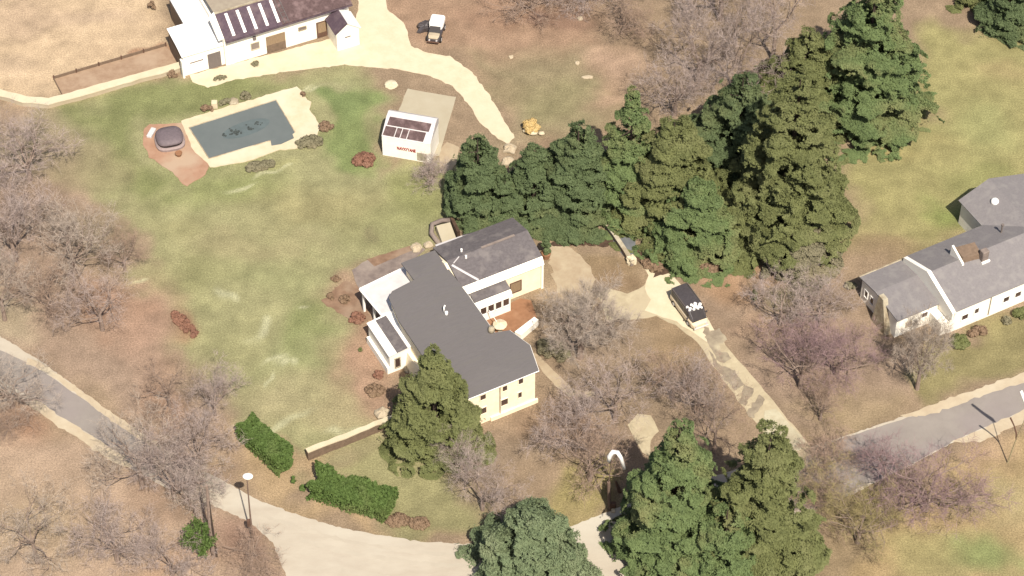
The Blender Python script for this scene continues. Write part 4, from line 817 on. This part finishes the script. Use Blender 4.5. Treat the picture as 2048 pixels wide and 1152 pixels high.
# bare deciduous trees: trunk with limbs, and a crown of fine twigs
def bare_mesh(seed,spread=.62,nmain=6,fork=3,trunk=.22,levels=5,twig=.0105,ntw=8,rt=.30):
    """unit tree 10 m tall, about 5 m crown radius"""
    rg=np.random.RandomState(seed); mb=MB(); P0=[];P1=[];W=[]
    def grow(p,d,L,r,lv):
        pts=[p]; q=p.copy(); dd=d.copy()
        for _ in range(3):
            dd=dd+rg.normal(0,.13,3); dd[2]+=.03; dd/=np.linalg.norm(dd); q=q+dd*L/3; pts.append(q.copy())
        if r>.02: mb.tube([tuple(x) for x in pts],[r,r*.86,r*.72,r*.6],5 if r<.12 else 7,cap=False)
        else:
            for i in range(3): P0.append(pts[i]);P1.append(pts[i+1]);W.append(max(twig,r))
        if lv==0:
            for _ in range(ntw):
                s=pts[1+rg.randint(3)]; e=dd+rg.normal(0,.75,3); e/=np.linalg.norm(e); l=rg.uniform(.35,.95)
                P0.append(s);P1.append(s+e*l);W.append(twig*rg.uniform(.7,1.1))
            return
        for k in range(fork):
            b=pts[3] if k==0 else pts[rg.randint(1,4)]
            e=dd+rg.normal(0,spread,3); e[2]=e[2]*.75+.12; e/=np.linalg.norm(e); grow(b,e,L*rg.uniform(.62,.85),r*.55,lv-1)
    H=10*trunk; mb.tube([(0,0,-.1),(.05,0,H*.5),(0,.05,H)],[rt,rt*.78,rt*.66],8,cap=False)
    for i in range(nmain):
        a=6.283*i/nmain+rg.normal(0,.3); el=rg.uniform(.35,1.25); d=np.array([math.cos(a)*math.cos(el),math.sin(a)*math.cos(el),math.sin(el)])
        grow(np.array([0,0,H*rg.uniform(.7,1)]),d,rg.uniform(2.1,2.7),.105,levels-1)
    tr=bpy.data.meshes.new('trunk'); tr.from_pydata(mb.v,[],mb.f); tr.update()
    a=np.array(P0);b=np.array(P1);w=np.array(W)[:,None]; d=b-a; s=np.cross(d,rg.normal(size=a.shape)); s/=np.linalg.norm(s,axis=1)[:,None]+1e-9
    v=np.stack([a-s*w,a+s*w,b+s*w*.45,b-s*w*.45],1).reshape(-1,3); v[:,2]=np.maximum(v[:,2],.05); n=len(a)
    rad=np.percentile(np.hypot(v[:,0],v[:,1]),93); top=np.percentile(v[:,2],99)
    for msh in (tr,):
        pass
    sc_=np.array([5/rad,5/rad,10/top]); v*=sc_
    tv=np.array([x.co[:] for x in tr.vertices])*sc_; tr.vertices.foreach_set('co',tv.ravel()); tr.update()
    me=bpy.data.meshes.new('twigs'); me.vertices.add(4*n); me.vertices.foreach_set('co',v.ravel().astype(np.float32)); me.loops.add(4*n); me.loops.foreach_set('vertex_index',np.arange(4*n,dtype=np.int32)); me.polygons.add(n); me.polygons.foreach_set('loop_start',np.arange(n,dtype=np.int32)*4); me.update()
    return tr,me
BARE=[bare_mesh(101),bare_mesh(102,.75,7),bare_mesh(103,.6,5,trunk=.3),bare_mesh(104,.9,8,trunk=.1),bare_mesh(105,.5,8,trunk=.26,ntw=17,rt=.42)]
protos={}
def bare(px,py,h,r,tw,label,v=None,rot=None,bark='bark',cat='bare tree',nm='bare_tree'):
    rg=random.Random(label); v=rg.randrange(3) if v is None else v; key=(v,tw,bark)
    if key not in protos:
        tr,me=BARE[v]; tr=tr.copy(); me=me.copy(); tr.materials.append(M[bark]); me.materials.append(M['twig_'+tw])
        protos[key]=(tr,me)
    t=thing(nm,label,cat,G(px,py),rg.uniform(0,360) if rot is None else rot,'bare deciduous trees' if cat=='bare tree' else 'brushwood shrubs')
    t.scale=(r/5,r/5,h/10)
    link('trunk',protos[key][0],t); link('twigs',protos[key][1],t); return t
BT=[
 (30,520,11,6.0,'mauve','big mauve bare tree at the left edge, level with the farmhouse',0),
 (150,545,8.5,5.0,'grey','grey bare tree on the slope left of the lawn, right of the big edge tree',1),
 (105,625,6.0,4.2,'brown','low brown bare tree with a dark twisted limb above the left road',1),
 (205,660,8,4.6,'mauve','mauve bare tree on the red soil above the left road',2),
 (250,540,5,2.6,'brown','small brown bare tree at the corner of the left lawn',1),
 (10,640,10,4.6,'grey','grey bare tree overhanging the left road at the frame edge',2),
 (60,360,7.5,5.5,'mauve','bare tree at the left edge below the pale yard wall',1),
 (285,975,10.5,5.0,'grey','tall grey bare tree just below the left road end, with dark stem',2),
 (350,1000,9.5,5.0,'mauve','mauve bare tree over the gap between the two road stretches',0),
 (400,940,7.5,4.2,'mauve','bare tree above the road, left of the lamp with the round head',1),
 (430,830,7,3.6,'mauve','bare tree between red soil and lawn above the narrow hedge',0),
 (340,815,6,3.6,'brown','small bare tree on the soil above the left road end',2),
 (25,815,6.5,4.6,'grey','grey bare tree leaning over the left road from the lower verge',1),
 (75,1125,10,4.6,'grey','greenish grey bare tree in the bottom left corner',2),
 (235,1120,7.5,4.4,'mauve','bare tree at the bottom left on tan soil, left of the young green tree',1),
 (345,1150,6.5,4.0,'mauve','bare tree at the bottom edge below the young green tree',0),
 (965,1020,8.5,4.2,'mauve','bare tree right of the olive conifer with stem above the bottom pine',0),
 (930,935,5,2.8,'grey','grey bare tree tucked behind the olive conifer below the cream wall',1),
 (1160,715,9.0,5.0,'grey','large pale grey bare tree in front of the patio courtyard',4),
 (1150,910,7.5,4.4,'mauve','bare tree below the farmhouse corner path, above the white-armed lamp',1),
 (1230,840,8,5.0,'mauve','bare tree over the upper end of the short tan path',2),
 (1180,960,6.5,4.6,'brown','dark brown bare tree behind the lamp with the white hooked arm',1),
 (1345,800,7,4.4,'brown','brown bare tree at the centre of the grove, left of the lane',0),
 (1395,830,7.5,3.8,'mauve','bare tree at the lane edge above the big green conifer',1),
 (1428,905,9.5,3.8,'brown','bare tree whose trunk stands in the gap between the two big bottom conifers',2),
 (1600,775,8.5,5.2,'plum','dark plum bare tree right of the lane, the fullest there',0),
 (1672,752,6,4.4,'plum','plum bare tree between the fullest one and the white house',1),
 (1640,650,6,3.8,'mauve','bare tree on the slope left of the white house gable',1),
 (1560,650,6.5,4.4,'mauve','thin bare tree on the soil right of the van',2),
 (1640,840,5,3.4,'brown','small brown bare tree near the road end of the lane',0),
 (1850,1020,7.5,6.2,'plum','wide purple bare tree spreading over the right-hand road',1),
 (1770,975,5.5,4.6,'plum','purple bare tree at the left end of the right-hand road',0),
 (1715,1085,6,4.4,'olive','yellow-olive bare tree right of the big olive conifer',1),
 (1650,1000,5,3.6,'olive','low olive bare tree touching the big olive conifer',2),
 (1834,778,10,3.1,'grey','grey bare tree with thick pale trunk in front of the white house',4),
 (1250,62,5.5,3.8,'brown','dark brown bare tree at the top, left of the tall mauve stand',3),
 (1395,165,13,5.8,'mauve','left tree of the tall mauve stand beyond the middle conifers',0),
 (1475,190,14.5,5.6,'mauve','central tree of the tall mauve stand, in front of the half hidden conifer',2),
 (1545,120,14,5.0,'mauve','right tree of the tall mauve stand, beside the huge conifer',2),
 (1440,40,12,5.8,'mauve','rearmost tree of the tall mauve stand at the top edge',1),
 (1350,230,9,4.6,'mauve','lowest tree of the tall mauve stand, next to the bright green tip',1),
]
for px,py,h,r,tw,lb,v in BT: bare(px,py,h,r,tw,lb,v)
bare(505,1140,3.6,3.4,'brown','brown brushwood at the foot of the lamp with the round head',3,cat='brush',nm='brushwood')
bare(1065,15,3.0,5.0,'brown','brown brushwood at the top of the field beyond the drive',3,cat='brush',nm='brushwood')
bare(1165,5,3.5,4.0,'mauve','mauve brushwood at the top edge, left of the dark brown bare tree',3,cat='brush',nm='brushwood')
bare(20,860,2.5,2.6,'brown','reddish brushwood below the left road at the frame edge',3,cat='brush',nm='brushwood')
bare(330,945,2.8,3.6,'mauve','mauve brushwood hiding the road between its two left stretches',3,cat='brush',nm='brushwood')
bare(395,985,2.6,3.4,'grey','grey brushwood at the left end of the road bend, above the wooden pole',3,cat='brush',nm='brushwood')
bare(1650,935,2.8,4.2,'brown','brown brushwood where the road meets the lane, right of the olive conifer',3,cat='brush',nm='brushwood')
bare(1640,1030,3.0,4.2,'brown','brown brushwood along the lower edge of the road by the olive conifer',3,cat='brush',nm='brushwood')
bare(865,365,3.2,2.6,'mauve','grey-mauve brushwood below the right corner of the white cabin',3,cat='brush',nm='brushwood')
